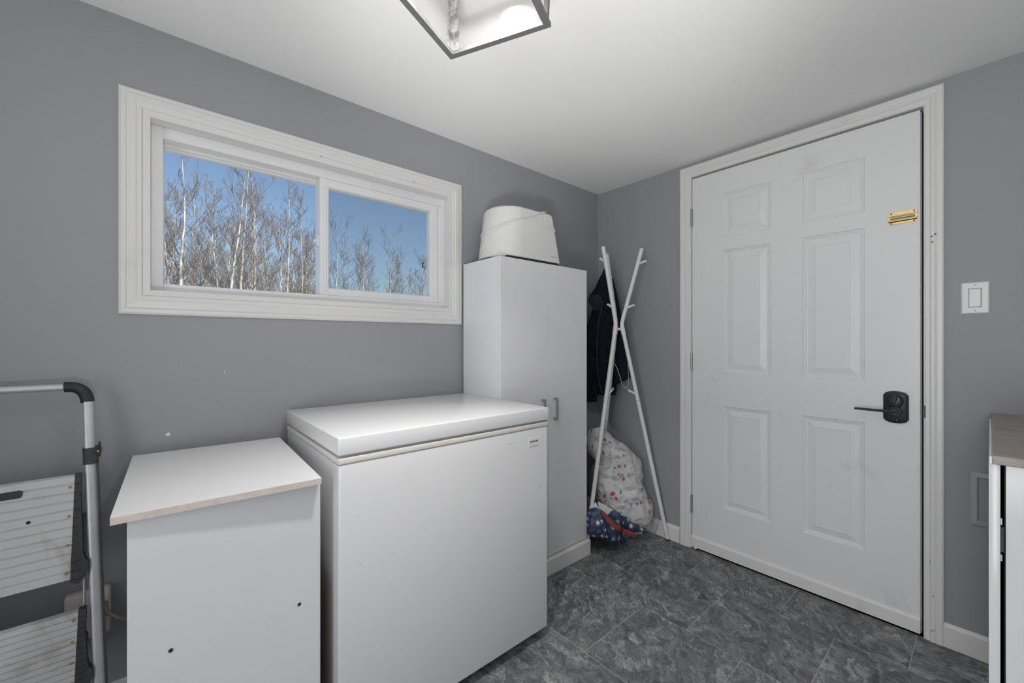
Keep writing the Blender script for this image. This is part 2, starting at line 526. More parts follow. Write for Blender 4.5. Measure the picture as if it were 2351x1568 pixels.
floor = struct(bx('floor', 'grout', None, XL, XR, YF, YB, -0.06, -0.0010))

# floor tiles: staggered square tiles laid in rows along the door wall
TS, GAP = 0.3935, 0.0020
full = None
row = 0
y = 1.968
rows = []
for k in range(-9, 2):
    rows.append((1.968 + k * TS, k))
for y0, k in rows:
    off = -1.1755 if k % 2 else -0.9715
    for i in range(-3, 6):
        x0 = off + i * TS
        ax, bx_ = max(x0, XL + 0.001), min(x0 + TS, XR - 0.001)
        ay, by_ = max(y0, YF + 0.001), min(y0 + TS, YB - 0.001)
        if bx_ - ax < 0.012 or by_ - ay < 0.012:
            continue
        if full is not None and bx_ - ax > TS - 1e-6 and by_ - ay > TS - 1e-6:
            t = full.copy(); COL.objects.link(t); t.location = ((ax + bx_) / 2, (ay + by_) / 2, 0); t.parent = floor
            continue
        w, d = (bx_ - ax) / 2 - GAP / 2, (by_ - ay) / 2 - GAP / 2
        mb = MB(); mb.box(-w, w, -d, d, -0.003, 0.0, 0.0007, 1)
        t = mb.build('tile', 'tile', None)
        t.location = ((ax + bx_) / 2, (ay + by_) / 2, 0)
        t.parent = floor
        if full is None and bx_ - ax > TS - 1e-6 and by_ - ay > TS - 1e-6:
            full = t

def baseboard(name, p0, p1, axis, wall, sgn, h=0.088, t=0.012):
    prof = [(0, 0), (t, 0), (t, h - 0.012), (t * 0.55, h - 0.003), (t * 0.35, h), (0, h)]
    mb = MB()
    if axis == 0:      # runs along x, on the back wall
        mb.prism([(wall - sgn * u, z) for u, z in prof], 0, p0, p1)
    else:              # runs along y, on a side wall
        mb.rings([[Vector((wall + sgn * u, p0, z)) for u, z in prof], [Vector((wall + sgn * u, p1, z)) for u, z in prof]])
    return struct(mb.build(name, 'trim'))
baseboard('baseboard_back', XL + 0.013, -1.141, 0, YB, 1)
baseboard('baseboard_back', -0.113, XR - 0.012, 0, YB, 1)
baseboard('baseboard_left', YF, YB, 1, XL, 1, h=0.118)
baseboard('baseboard_right', YF, YB - 0.013, 1, XR, -1)

# paint chips on the window wall
def chip(pts, name='bare_patch'):
    mb = MB(); mb.rings([[Vector((XL + 0.0002, a, c)) for a, c in pts], [Vector((XL + 0.0008, a, c)) for a, c in pts]])
    return mb.build(name, 'chip', wall_left)
chip([(0.0095, 0.8435), (0.0125, 0.8440), (0.0165, 0.8475), (0.0205, 0.8462), (0.0225, 0.8415), (0.0195, 0.8378), (0.0145, 0.8365), (0.0118, 0.8388)])
chip([(0.1638, 1.0415), (0.1650, 1.0420), (0.1660, 1.0360), (0.1662, 1.0310), (0.1652, 1.0305), (0.1648, 1.0370)])

# ------------------------------------------------------------------ window
win = thing('window_1', (XL, 0.52, 1.28), kind='structure')
CX = XL + 0.015
cas_prof = [(0.0, 0.0), (0.0, 0.006), (0.006, 0.010), (0.016, 0.011), (0.020, 0.014), (0.040, 0.016), (0.044, 0.013), (0.053, 0.012), (0.057, 0.009), (0.057, 0.0)]
def frame_member(name, mat, parent, prof, o, i, axis_fn):
    """mitred moulding; prof=(distance from the outer edge 0..1, height)"""
    pass
def casing(name, o0, o1, i0, i1, mat, parent, prof, plane):
    """one mitred length; o0,o1 outer corners, i0,i1 inner corners (2-d); plane maps (a,b,height)->xyz"""
    wmax = prof[-1][0]
    A = []; B = []
    for d, h in prof:
        f = d / wmax
        A.append(plane(o0[0] + (i0[0] - o0[0]) * f, o0[1] + (i0[1] - o0[1]) * f, h))
        B.append(plane(o1[0] + (i1[0] - o1[0]) * f, o1[1] + (i1[1] - o1[1]) * f, h))
    return MB().rings([A, B]).build(name, mat, parent)
wo = [(-0.0985, 1.2245), (1.1375, 1.2245), (1.1375, 1.918), (-0.0985, 1.918)]
wi = [(-0.0440, 1.2835), (1.0780, 1.2835), (1.0780, 1.864), (-0.0440, 1.864)]
wp = lambda a, c, h: Vector((XL + h, a, c))
for q in range(4):
    casing('casing', wo[q], wo[(q + 1) % 4], wi[q], wi[(q + 1) % 4], 'trim', win, cas_prof, wp)
# jamb liner (four boards), flush with the casing
LY0, LY1, LZ0, LZ1 = -0.026, 1.061, 1.3015, 1.8425
bx('jamb_board', 'trim', win, XL - 0.058, XL + 0.009, -0.0435, LY0, 1.2840, 1.8635)
bx('jamb_board', 'trim', win, XL - 0.058, XL + 0.009, LY1, 1.0775, 1.2840, 1.8635)
bx('jamb_board', 'trim', win, XL - 0.058, XL + 0.0088, LY0, LY1, 1.2840, LZ0)
bx('jamb_board', 'trim', win, XL - 0.058, XL + 0.0088, LY0, LY1, LZ1, 1.8635)
# vinyl outer frame
FX = -1.762
def ring(name, mat, parent, xa, xb, y0, y1, z0, z1, wl, wr, wb, wt, bev=0.0015):
    mb = MB()
    mb.box(xa, xb, y0, y0 + wl, z0, z1, bev, 1)
    mb.box(xa, xb, y1 - wr, y1, z0, z1, bev, 1)
    mb.box(xa, xb, y0 + wl, y1 - wr, z0, z0 + wb, bev, 1)
    mb.box(xa, xb, y0 + wl, y1 - wr, z1 - wt, z1, bev, 1)
    return mb.build(name, mat, parent)
ring('window_frame', 'vinyl', win, -1.838, FX, LY0, LY1 + 0.003, LZ0, LZ1, 0.031, 0.006, 0.028, 0.036)
# inner track steps of the fixed light (head and sill)
ring('fixed_light_stop', 'vinyl', win, -1.838, -1.808, 0.005, 0.5195, LZ0 + 0.028, LZ1 - 0.036, 0.0015, 0.029, 0.003, 0.010, 0.0006)
ring('fixed_light_stop', 'vinyl', win, -1.838, -1.818, 0.0065, 0.5185, LZ0 + 0.031, LZ1 - 0.046, 0.0015, 0.027, 0.002, 0.006, 0.0006)
bx('fixed_pane', 'glass', win, -1.834, -1.830, 0.006, 0.515, 1.330, 1.800)
# right sliding sash
sash = ring('sash', 'vinyl', win, -1.806, -1.766, 0.488, 1.0300, 1.3300, 1.8065, 0.0335, 0.0385, 0.0285, 0.033, 0.002)
bx('glazing_bead', 'vinyl', sash, -1.7655, -1.7615, 0.503, 0.512, 1.345, 1.785, 0.001, 1)
mb = MB()
mb.box(-1.790, -1.772, 0.5205, 0.5240, 1.358, 1.774); mb.box(-1.790, -1.772, 0.9890, 0.9925, 1.358, 1.774)
mb.box(-1.790, -1.772, 0.5240, 0.9890, 1.3580, 1.3610); mb.box(-1.790, -1.772, 0.5240, 0.9890, 1.7705, 1.7740)
mb.build('glazing_seal', 'white_plastic', sash)
bx('sash_pane', 'glass', sash, -1.788, -1.784, 0.520, 0.994, 1.357, 1.775)
bx('insect_screen', 'screen', win, -1.8285, -1.8280, 0.52, 1.055, 1.330, 1.806)
# frame channel on the right, beyond the sash
bx('side_channel', 'vinyl', win, -1.800, -1.775, 1.0310, 1.0570, 1.330, 1.806)
# sash latch
l_ = MB(); l_.box(-1.800, -1.776, 0.4805, 0.4885, 1.527, 1.572, 0.003, 2)
l_.box(-1.795, -1.780, 0.4745, 0.4815, 1.542, 1.560, 0.002, 2)
latch = l_.build('latch', 'white_plastic', sash, True)
bx('latch_thumb', 'white_plastic', win, -1.792, -1.784, 0.4665, 0.4755, 1.548, 1.5545, 0.0015, 2)
bx('screen_clip', 'charcoal', win, -1.8275, -1.8235, 0.979, 0.988, 1.506, 1.510)
bx('screen_clip', 'charcoal', win, -1.8275, -1.8235, 0.979, 0.988, 1.525, 1.529)
bx('screen_clip', 'charcoal', win, -1.8275, -1.8235, 0.979, 0.982, 1.508, 1.527)
# nail heads and a scuff in the casing
for a, c in ((0.475, 1.866), (0.872, 1.866)):
    MB().cyl((XL + 0.012, a, c), 0, 0.0028, 0.0022, 8).build('nail_head', 'gasket', win)

# ------------------------------------------------------------------ door
door = thing('door_1', ((DX0 + DX1) / 2, YB, 0), kind='structure')
dprof = [(0.0, 0.0), (0.0, 0.012), (0.005, 0.015), (0.018, 0.0155), (0.023, 0.0125), (0.028, 0.0155), (0.036, 0.0155), (0.042, 0.010), (0.054, 0.0095), (0.058, 0.006), (0.060, 0.006), (0.060, 0.0)]
ca, cb, ct = -1.1390, -0.1125, 2.1075
ia, ib, it = -1.0770, -0.1660, 2.0475
dp = lambda a, c, h: Vector((a, YB - h, c))
casing('casing', (ca, 0), (ca, ct), (ia, 0), (ia, it), 'trim', door, dprof, dp)
casing('casing', (ca, ct), (cb, ct), (ia, it), (ib, it), 'trim', door, dprof, dp)
casing('casing', (cb, ct), (cb, 0), (ib, it), (ib, 0), 'trim', door, dprof, dp)
# jambs
bx('jamb', 'trim', door, ia - 0.020, ia, YB + 0.0005, YB + 0.11, 0, it)
bx('jamb', 'trim', door, ib, ib + 0.020, YB + 0.0005, YB + 0.11, 0, it)
bx('jamb', 'trim', door, ia - 0.020, ib + 0.020, YB + 0.0005, YB + 0.11, it, it + 0.02)
bx('door_gap_shade', 'gap', door, ia, ib, YB + 0.062, YB + 0.11, 0, it)  # near-black sheet behind the slab, shade of the door gap as colour
# slab: stiles and rails around six openings, moulded panels set in them
SX0, SX1, SZ0, SZ1 = -1.0735, -0.1765, 0.008, 2.0385
SY = YB + 0.002          # face of the slab
px = [(-0.911, -0.690), (-0.560, -0.3415)]
pz = [(0.266, 0.801), (0.976, 1.616), (1.685, 1.914)]
xs = [SX0] + [a for p in px for a in p] + [SX1]
zs = [SZ0] + [a for p in pz for a in p] + [SZ1]
mb = MB()
for i in range(len(xs) - 1):
    for j in range(len(zs) - 1):
        if i % 2 == 1 and j % 2 == 1:
            mb.box(xs[i], xs[i + 1], SY + 0.016, SY + 0.044, zs[j], zs[j + 1])
        else:
            mb.box(xs[i], xs[i + 1], SY, SY + 0.044, zs[j], zs[j + 1])
bmesh.ops.remove_doubles(mb.bm, verts=mb.bm.verts, dist=1e-5)
# drop the inner faces left between neighbouring boxes
seen = {}
for f in list(mb.bm.faces):
    k = tuple(round(v_, 5) for v_ in f.calc_center_median())
    seen.setdefault(k, []).append(f)
bmesh.ops.delete(mb.bm, geom=[f for fs in seen.values() if len(fs) > 1 for f in fs], context='FACES_ONLY')
slab = mb.build('slab', 'door', door)
def panel(x0, x1, z0, z1):
    steps = [(0.0, 0.0), (0.004, 0.0045), (0.010, 0.0050), (0.013, 0.0080), (0.019, 0.0085), (0.047, 0.0020), (0.049, 0.0036), (0.051, 0.0036)]
    rings = []
    for ins, dep in steps:
        rings.append([Vector((x0 + ins, SY + dep, z0 + ins)), Vector((x1 - ins, SY + dep, z0 + ins)), Vector((x1 - ins, SY + dep, z1 - ins)), Vector((x0 + ins, SY + dep, z1 - ins))])
    mb = MB()
    mb.rings(rings, cap=False)
    mb.bm.verts.ensure_lookup_table()
    mb.bm.faces.new([mb.bm.verts[-4 + k] for k in range(4)])
    bk = [mb.bm.verts.new(v_ + Vector((0, 0.0155, 0))) for v_ in rings[0]]
    mb.bm.verts.ensure_lookup_table()
    for k in range(4):
        mb.bm.faces.new((mb.bm.verts[k], mb.bm.verts[(k + 1) % 4], bk[(k + 1) % 4], bk[k]))
    mb.bm.faces.new(bk)
    return mb.build('panel', 'door', slab)
for p in px:
    for q in pz:
        panel(p[0], p[1], q[0], q[1])
# weather strip across the foot
mb = MB(); mb.prism([(SY - 0.0105, 0.010), (SY - 0.0105, 0.060), (SY - 0.006, 0.068), (SY - 0.0005, 0.072), (SY - 0.0005, 0.008)], 0, SX0 - 0.001, SX1 + 0.001)
mb.build('door_sweep', 'trim', slab)
# edge strip of the slab, darker grey than its faces
bx('edge_strip', 'gasket', slab, SX1, SX1 + 0.0045, SY + 0.003, SY + 0.043, 0.01, 2.03)
# hinges
for hz in (1.825, 1.029, 0.2425):
    mb = MB()
    for k in range(5):
        mb.cyl((-1.0745, SY - 0.0065, hz - 0.046 + k * 0.0186), 2, 0.0062, 0.0178, 12)
    mb.cyl((-1.0745, SY - 0.0065, hz - 0.050), 2, 0.0048, 0.1, 12)
    hg = mb.build('hinge', 'steel', door, True)
    bx('hinge_leaf', 'steel', hg, -1.0775, -1.0728, SY - 0.004, SY + 0.0005, hz - 0.046, hz + 0.047)
# brass barrel bolt
bolt = bx('bolt_plate', 'brass', door, -0.2685, -0.1835, SY - 0.0022, SY - 0.0002, 1.6095, 1.6570, 0.0007, 1)
mb = MB(); mb.box(-0.2680, -0.1840, SY - 0.0062, SY - 0.0020, 1.6415, 1.6470, 0.001, 1)
mb.box(-0.2680, -0.1840, SY - 0.0062, SY - 0.0020, 1.6235, 1.6275, 0.001, 1); mb.build('bolt_rail', 'brass', bolt, True)
MB().tube([(-0.262, SY - 0.0055, 1.6345), (-0.190, SY - 0.0055, 1.6345)], 0.0050, 12).build('bolt_rod', 'steel', bolt, True)
bx('bolt_slot', 'gap', bolt, -0.267, -0.185, SY - 0.0030, SY - 0.0019, 1.6175, 1.6215)
for a in (-0.2590, -0.1930):
    for c in (1.6525, 1.6135):
        MB().cyl((a, SY - 0.0040, c), 1, 0.0027, 0.002, 10).build('bolt_screw', 'brown', bolt)
MB().cyl((-0.259, SY - 0.0065, 1.6365), 1, 0.0032, 0.003, 10).build('bolt_screw', 'steel', bolt)
# lockset: arched plate, thumb turn, lever
LXc, LZc = -0.2450, 0.8775
def arched(w, h, arch, n=10):
    pts = []
    for k in range(n + 1):
        t = -1 + 2 * k / n
        pts.append((w * t, h - arch * t * t - (0.007 if abs(t) > 0.99 else 0)))
    pts2 = [(-a, -c) for a, c in pts]
    return pts + pts2
outer = arched(0.0375, 0.0640, 0.0100); inner = arched(0.0330, 0.0590, 0.0098)
mb = MB()
mb.rings([[Vector((LXc + a, SY - 0.0002, LZc + c)) for a, c in outer], [Vector((LXc + a, SY - 0.0075, LZc + c)) for a, c in outer],
          [Vector((LXc + a, SY - 0.0095, LZc + c)) for a, c in inner], [Vector((LXc + a * 0.97, SY - 0.0080, LZc + c * 0.98)) for a, c in inner],
          [Vector((LXc + a * 0.90, SY - 0.0095, LZc + c * 0.93)) for a, c in inner]])
lock = mb.build('lock_plate', 'bronze', door, True)
mb = MB()
rr = []
for yy, sx, sz, dz in ((0.0085, 0.0270, 0.0330, -0.004), (0.0115, 0.0235, 0.0290, -0.002), (0.0140, 0.0195, 0.0245, 0.000), (0.0158, 0.0150, 0.0190, 0.002), (0.0165, 0.0090, 0.0120, 0.003)):
    rr.append([Vector((LXc - 0.002 + sx * math.cos(a), SY - yy, 0.9045 + dz + sz * math.sin(a))) for a in [2 * PI * j / 28 for j in range(28)]])
boss = mb.rings(rr).build('turn_boss', 'bronze', lock, True)
mb = MB(); rr = []
for yy, sx, sz in ((0.0155, 0.0060, 0.0165), (0.0220, 0.0046, 0.0160), (0.0290, 0.0040, 0.0150), (0.0320, 0.0026, 0.0125)):
    ring_ = []
    for a in [2 * PI * j / 20 for j in range(20)]:
        u, w = sx * math.cos(a), sz * math.sin(a)
        ring_.append(Vector((LXc - 0.001 + u * 0.94 + w * 0.34, SY - yy, 0.9085 + w * 0.94 - u * 0.34)))
    rr.append(ring_)
mb.rings(rr).build('thumb_turn', 'bronze', lock, True)
mb = MB(); mb.cyl((LXc, SY - 0.009, 0.8630), 1, 0.0185, -0.012, 24, 0.016); mb.cyl((LXc, SY - 0.021, 0.8630), 1, 0.0125, -0.026, 20, 0.0115)
mb.build('lever_hub', 'bronze', lock, True)
mb = MB(); mb.tube([(LXc + 0.010, SY - 0.045, 0.8632), (LXc - 0.02, SY - 0.047, 0.8632), (LXc - 0.06, SY - 0.047, 0.8630), (LXc - 0.1215, SY - 0.045, 0.8628)], [0.0085, 0.0080, 0.0068, 0.0062], 12, flat=0.75)
mb.build('lever', 'bronze', lock, True)
MB().cyl((LXc + 0.001, SY - 0.0092, 0.8880), 1, 0.0042, -0.002, 12).build('key_hole', 'gap', lock)
bx('set_screw', 'steel', lock, LXc + 0.001, LXc + 0.0025, SY - 0.0105, SY - 0.009, 0.8245, 0.8290)
# strike plate in the right jamb
bx('strike_plate', 'bronze', door, ib - 0.0030, ib + 0.0052, YB - 0.0115, YB - 0.0045, 0.848, 0.894, 0.001, 1)
# old screw holes in the right casing
for a, c in ((-0.1440, 1.5385), (-0.1345, 1.5455), (-0.1425, 1.5175)):
    MB().cyl((a, YB - 0.0168, c), 1, 0.0030, 0.003, 8).build('screw_hole', 'brown', door)
for a, c in ((-0.150, 0.30), (-0.141, 0.172), (-0.146, 0.040), (-0.140, 0.042)):
    bx('paint_scuff', 'gasket', door, a, a + 0.003, YB - 0.0164, YB - 0.015, c, c + 0.008)

# ------------------------------------------------------------------ light switch and register frame on the door wall
sw = thing('light_switch', (-0.0345, YB, 1.241), 'white square light switch plate with one wide rocker, right of the door', 'light switch')
mb = MB()
def rectring(x0, x1, z0, z1, y):
    return [Vector((x0, y, z0)), Vector((x1, y, z0)), Vector((x1, y, z1)), Vector((x0, y, z1))]
mb.rings([rectring(-0.0695, -0.0005, 1.2405, 1.3545, YB - 0.0003), rectring(-0.0690, -0.0010, 1.2410, 1.3540, YB - 0.0030), rectring(-0.0655, -0.0045, 1.2445, 1.3505, YB - 0.0062)])
plate = mb.build('plate', 'white_plastic', sw)
ring2 = MB()
ring2.box(-0.0520, -0.0500, YB - 0.0070, YB - 0.0060, 1.2645, 1.3310); ring2.box(-0.0210, -0.0190, YB - 0.0070, YB - 0.0060, 1.2645, 1.3310)
ring2.box(-0.0520, -0.0190, YB - 0.0070, YB - 0.0060, 1.2630, 1.2650); ring2.box(-0.0520, -0.0190, YB - 0.0070, YB - 0.0060, 1.3305, 1.3325)
ring2.build('rocker_frame', 'gasket', sw)
mb = MB(); mb.rings([rectring(-0.0495, -0.0215, 1.2655, 1.3300, YB - 0.0058), [Vector((-0.0485, YB - 0.0078, 1.2665)), Vector((-0.0225, YB - 0.0078, 1.2665)), Vector((-0.0225, YB - 0.0110, 1.3290)), Vector((-0.0485, YB - 0.0110, 1.3290))]])
mb.build('rocker', 'white_plastic', sw)
for c in (1.2510, 1.3440):
    MB().cyl((-0.0350, YB - 0.0060, c), 1, 0.0026, -0.0010, 10).build('screw', 'register', sw)

reg = thing('wall_register_frame', (-0.005, YB, 0.475), 'grey rectangular frame low on the wall, half hidden by the wood-topped cabinet', 'wall frame')
rp = [(0.0, 0.0), (0.0, 0.006), (0.003, 0.008), (0.016, 0.010), (0.019, 0.007), (0.019, 0.0)]
ro = [(-0.0470, 0.4785), (0.060, 0.4785), (0.060, 0.6695), (-0.0470, 0.6695)]
ri = [(-0.0280, 0.4975), (0.041, 0.4975), (0.041, 0.6505), (-0.0280, 0.6505)]
for q in range(4):
    casing('frame_bar', ro[q], ro[(q + 1) % 4], ri[q], ri[(q + 1) % 4], 'register', reg, rp, dp)
bx('back_panel', 'wall', reg, -0.0285, 0.0415, YB - 0.0025, YB - 0.0003, 0.497, 0.651)

# ------------------------------------------------------------------ ceiling lantern
Pb = [Vector((-0.9211, 0.5773, 1.88)), Vector((-0.6721, 0.6964, 1.88))]
e1 = Pb[1] - Pb[0]
e2 = Vector((e1.y, -e1.x, 0))
ctr = Pb[0] + (e1 + e2) / 2
def lc(z, grow=0.0):
    k = 1 + 0.24 * (z - 1.88) + grow
    out = []
    for a, c in ((-1, -1), (1, -1), (1, 1), (-1, 1)):
        p = ctr + (e1 * a + e2 * c) * 0.5 * k
        out.append(Vector((p.x, p.y, z)))
    return out
lan = thing('ceiling_lantern', (ctr.x, ctr.y, ZC), 'square pewter and clear glass lantern hung tight under the ceiling', 'ceiling light')
def bar(p, q, w, name, mat='lantern'):
    return MB().tube([p, q], w, 4, up=(0.2, 0.3, 1)).build(name, mat, lan)
zb, zt = 1.884, 2.100
B, T = lc(zb, -0.03), lc(zt, -0.03)
def lbar(p, q, nrm, w, t, name):
    """flat metal bar from p to q, w wide across nrm's side, t thick"""
    d = (q - p).normalized(); s = d.cross(nrm).normalized()
    pts = [s * w / 2 + nrm * t / 2, -s * w / 2 + nrm * t / 2, -s * w / 2 - nrm * t / 2, s * w / 2 - nrm * t / 2]
    return MB().rings([[p + o_ for o_ in pts], [q + o_ for o_ in pts]]).build(name, 'lantern', lan)
def rail(z, w, h, k, name):
    """one mitred side of the square frame: w wide, h high"""
    q = (k + 1) % 4
    def cs(P):
        inn = (Vector((ctr.x, ctr.y, P.z)) - P).normalized() * w * 1.414
        return [P + Vector((0, 0, -h / 2)), P + inn + Vector((0, 0, -h / 2)), P + inn + Vector((0, 0, h / 2)), P + Vector((0, 0, h / 2))]
    PP = lc(z)
    return MB().rings([cs(PP[k]), cs(PP[q])]).build(name, 'lantern', lan)
for k in range(4):
    rail(1.885, 0.015, 0.010, k, 'bottom_rail')
    rail(2.100, 0.012, 0.014, k, 'top_rail')
for k in range(4):
    o_ = (B[k] - Vector((ctr.x, ctr.y, B[k].z))).normalized()
    e_a = (B[(k + 1) % 4] - B[k]).normalized(); e_b = (B[(k - 1) % 4] - B[k]).normalized()
    for dd in (e_a, e_b):
        # L-shaped corner post, one flange along each side
        w = 0.014
        pb, pt = B[k], T[k]
        inn = -(e_a + e_b).normalized() * 0.0
        other = e_b if dd is e_a else e_a
        ringb = [pb + dd * w, pb, pb + other * 0.002, pb + dd * w + other * 0.002]
        ringt = [pt + dd * w, pt, pt + other * 0.002, pt + dd * w + other * 0.002]
        MB().rings([ringb, ringt]).build('corner_post', 'lantern' if k else 'lantern', lan)
    if k == 0:
        for dd, other, w in ((e_a, e_b, 0.022), (e_b, e_a, 0.020)):
            pb, pt = B[k] + (e_a + e_b) * 0.0030, T[k] + (e_a + e_b) * 0.0030
            pts = [0.0, 1.0]
            mb = MB()
            rr = []
            random.seed(5)
            for j in range(13):
                f = j / 12
                p = pb.lerp(pt, f)
                ww = w * random.uniform(0.75, 1.1)
                rr.append([p + dd * ww, p, p + other * 0.001, p + dd * ww + other * 0.001])
            mb.rings(rr).build('silver_strip', 'silver_mottle', lan)
for k in range(4):
    a, c = B[k], B[(k + 1) % 4]; d, e_ = T[k], T[(k + 1) % 4]
    cc = (a + c + d + e_) / 4; inn = (Vector((ctr.x, ctr.y, cc.z)) - cc).normalized() * 0.003
    sh = lambda p, q, f: p + (q - p).normalized() * f
    r0 = [sh(a, c, 0.004) + inn * 0.2, sh(c, a, 0.004) + inn * 0.2, sh(e_, d, 0.004) + inn * 0.2, sh(d, e_, 0.004) + inn * 0.2]
    MB().rings([r0, [p + inn * 0.8 for p in r0]]).build('glass_pane', 'lantern_glass', lan)
mb = MB(); mb.cyl((ctr.x, ctr.y, zt + 0.004), 2, 0.07, ZC - zt - 0.004, 32); mb.build('canopy', 'lantern', lan, True)
for s in (-1, 1):
    p = ctr + e1 * 0.19 * s
    sk = MB().cyl((p.x, p.y, 2.055), 2, 0.017, 0.05, 20).build('socket', 'white_plastic', lan, True)
    mb = MB()
    rr = []
    for zz, rad in ((2.056, 0.012), (2.046, 0.013), (2.034, 0.020), (2.020, 0.027), (2.004, 0.030), (1.988, 0.027), (1.976, 0.018), (1.971, 0.006)):
        rr.append([Vector((p.x + rad * math.cos(2 * PI * j / 20), p.y + rad * math.sin(2 * PI * j / 20), zz)) for j in range(20)])
    mb.rings(rr)
    if 'bulb' not in M:
        m, nt, b = new_mat('lit_bulb'); b.inputs['Base Color'].default_value = (0.9, 0.9, 0.88, 1)
        b.inputs['Emission Color'].default_value = (1, 0.94, 0.84, 1); b.inputs['Emission Strength'].default_value = 2.5
        M['bulb'] = m
    mb.build('bulb', 'bulb', lan, True)
light('lantern_lamp', 'POINT', (ctr.x, ctr.y, 1.985), (0, 0, 0), 0.7, (1.0, 0.95, 0.86), shadow_soft_size=0.04)
light('lantern_fill', 'AREA', (ctr.x, ctr.y, 2.04), (0, 0, 0), 7.2, (1.0, 0.975, 0.935), shape='DISK', size=0.10, spread=R(108))  # area lamp added in the lantern to brighten freezer and cabinet tops

# ------------------------------------------------------------------ tall storage cabinet
tc_ = thing('storage_cabinet', (-1.56, 1.44, 0), 'tall white two-door melamine cabinet in the corner between window and coat rack', 'cabinet')
CF = -1.412; CY0, CY1, CT = 1.1405, 1.7400, 1.5225
bx('side_panel', 'melamine', tc_, XL + 0.014, CF - 0.0185, CY0, CY0 + 0.016, 0.0, CT, 0.0008, 1)
bx('side_panel', 'melamine', tc_, XL + 0.014, CF - 0.0185, CY1 - 0.016, CY1, 0.0, CT, 0.0008, 1)
bx('top_panel', 'melamine', tc_, XL + 0.014, CF - 0.0185, CY0 + 0.0162, CY1 - 0.0162, CT - 0.016, CT)
bx('bottom_panel', 'melamine', tc_, XL + 0.014, CF - 0.0185, CY0 + 0.0162, CY1 - 0.0162, 0.062, 0.078)
bx('back_panel', 'melamine', tc_, XL + 0.013, XL + 0.0165, CY0 + 0.0162, CY1 - 0.0162, 0.078, CT - 0.017)
seam = 1.4450
bx('seam_shade', 'gap', tc_, CF - 0.0184, CF - 0.0172, CY0 + 0.006, CY1 - 0.003, 0.085, CT - 0.004)  # dark sheet behind both doors, colours in the shade of their seams
dl = bx('door', 'melamine', tc_, CF - 0.017, CF, CY0 + 0.0005, seam - 0.0009, 0.083, CT - 0.0015, 0.001, 1)
dr = bx('door', 'melamine', tc_, CF - 0.017, CF, seam + 0.0009, CY1 - 0.0005, 0.083, CT - 0.0015, 0.001, 1)
for par, yy in ((dl, 1.4010), (dr, 1.4860)):
    mb = MB()
    mb.box(CF + 0.018, CF + 0.026, yy - 0.0055, yy + 0.0055, 0.752, 0.862, 0.002, 2)
    mb.box(CF + 0.0002, CF + 0.019, yy - 0.0045, yy + 0.0045, 0.752, 0.763, 0.001, 1)
    mb.box(CF + 0.0002, CF + 0.019, yy - 0.0045, yy + 0.0045, 0.851, 0.862, 0.001, 1)
    tag(mb.build('handle', 'steel', par, True), 'grey metal bar handle')
mb = MB(); mb.prism([(CF - 0.06, 0.0), (CF + 0.017, 0.0), (CF + 0.017, 0.070), (CF + 0.013, 0.078), (CF - 0.06, 0.079)], 1, CY0 + 0.001, CY1 + 0.010)
mb.xf(Matrix()) ; mb.build('plinth', 'trim', tc_)
for zz in (1.497,):
    MB().cyl((-1.69, CY0 - 0.0004, zz), 1, 0.003, 0.001, 10).build('cam_hole', 'gasket', tc_)
    MB().cyl((-1.47, CY0 - 0.0004, zz), 1, 0.002, 0.001, 10).build('cam_hole', 'gasket', tc_)

# ------------------------------------------------------------------ appliance on top of the cabinet
ap = thing('air_purifier', (-1.57, 1.36, CT), 'off-white rounded tabletop appliance on the tall cabinet, its cord wound round it', 'appliance')
def plan(z):
    """stadium-like plan: big round end towards the window, tighter corner at the other end"""
    f = (z - 1.538) / (1.786 - 1.538)
    ins = 0.0195 * f
    y0, y1 = 1.166 + 0.036 * f, 1.5620 - 0.038 * f
    xf_, xb = -1.432 - ins, -1.700 + ins * 0.4
    r1 = (xf_ - xb) / 2 - 0.004; r2 = 0.022
    pts = []
    def arc(cx_, cy_, r_, a0, a1, n):
        for k in range(n + 1):
            a = a0 + (a1 - a0) * k / n
            pts.append((cx_ + r_ * math.cos(a), cy_ + r_ * math.sin(a)))
    arc(xf_ - r2, y1 - r2, r2, 0, PI / 2, 8)
    arc(xb + r2, y1 - r2, r2, PI / 2, PI, 8)
    arc(xb + r1, y0 + r1, r1, PI, 1.5 * PI, 16)
    arc(xf_ - r1, y0 + r1, r1, 1.5 * PI, 2 * PI, 16)
    return pts
def pring(z, inset=0.0, zz=None):
    pts = plan(z)
    cx_ = sum(p[0] for p in pts) / len(pts); cy_ = sum(p[1] for p in pts) / len(pts)
    out = []
    for a, c in pts:
        d = Vector((a - cx_, c - cy_)); L = d.length
        d = d * ((L - inset) / L)
        out.append(Vector((cx_ + d.x, cy_ + d.y, z if zz is None else zz)))
    return out
mb = MB()
mb.rings([pring(1.538, 0.004), pring(1.541, 0.0), pring(1.60), pring(1.70), pring(1.772), pring(1.780, 0.003), pring(1.785, 0.010), pring(1.786, 0.03)])
shell = mb.build('shell', 'device', ap, True)
mb = MB(); mb.rings([pring(1.538, 0.012, CT + 0.0003), pring(1.538, 0.010, 1.5385)]); base_ = mb.build('vented_base', 'black', ap)
# little slats of the base vent along the front
ptsb = pring(1.538, 0.0085)
for k in range(46):
    yy = 1.20 + k * 0.0076
    if yy > 1.545: break
    bx('vent_slat', 'charcoal', base_, -1.4455, -1.4385, yy, yy + 0.0028, CT + 0.001, 1.5375)
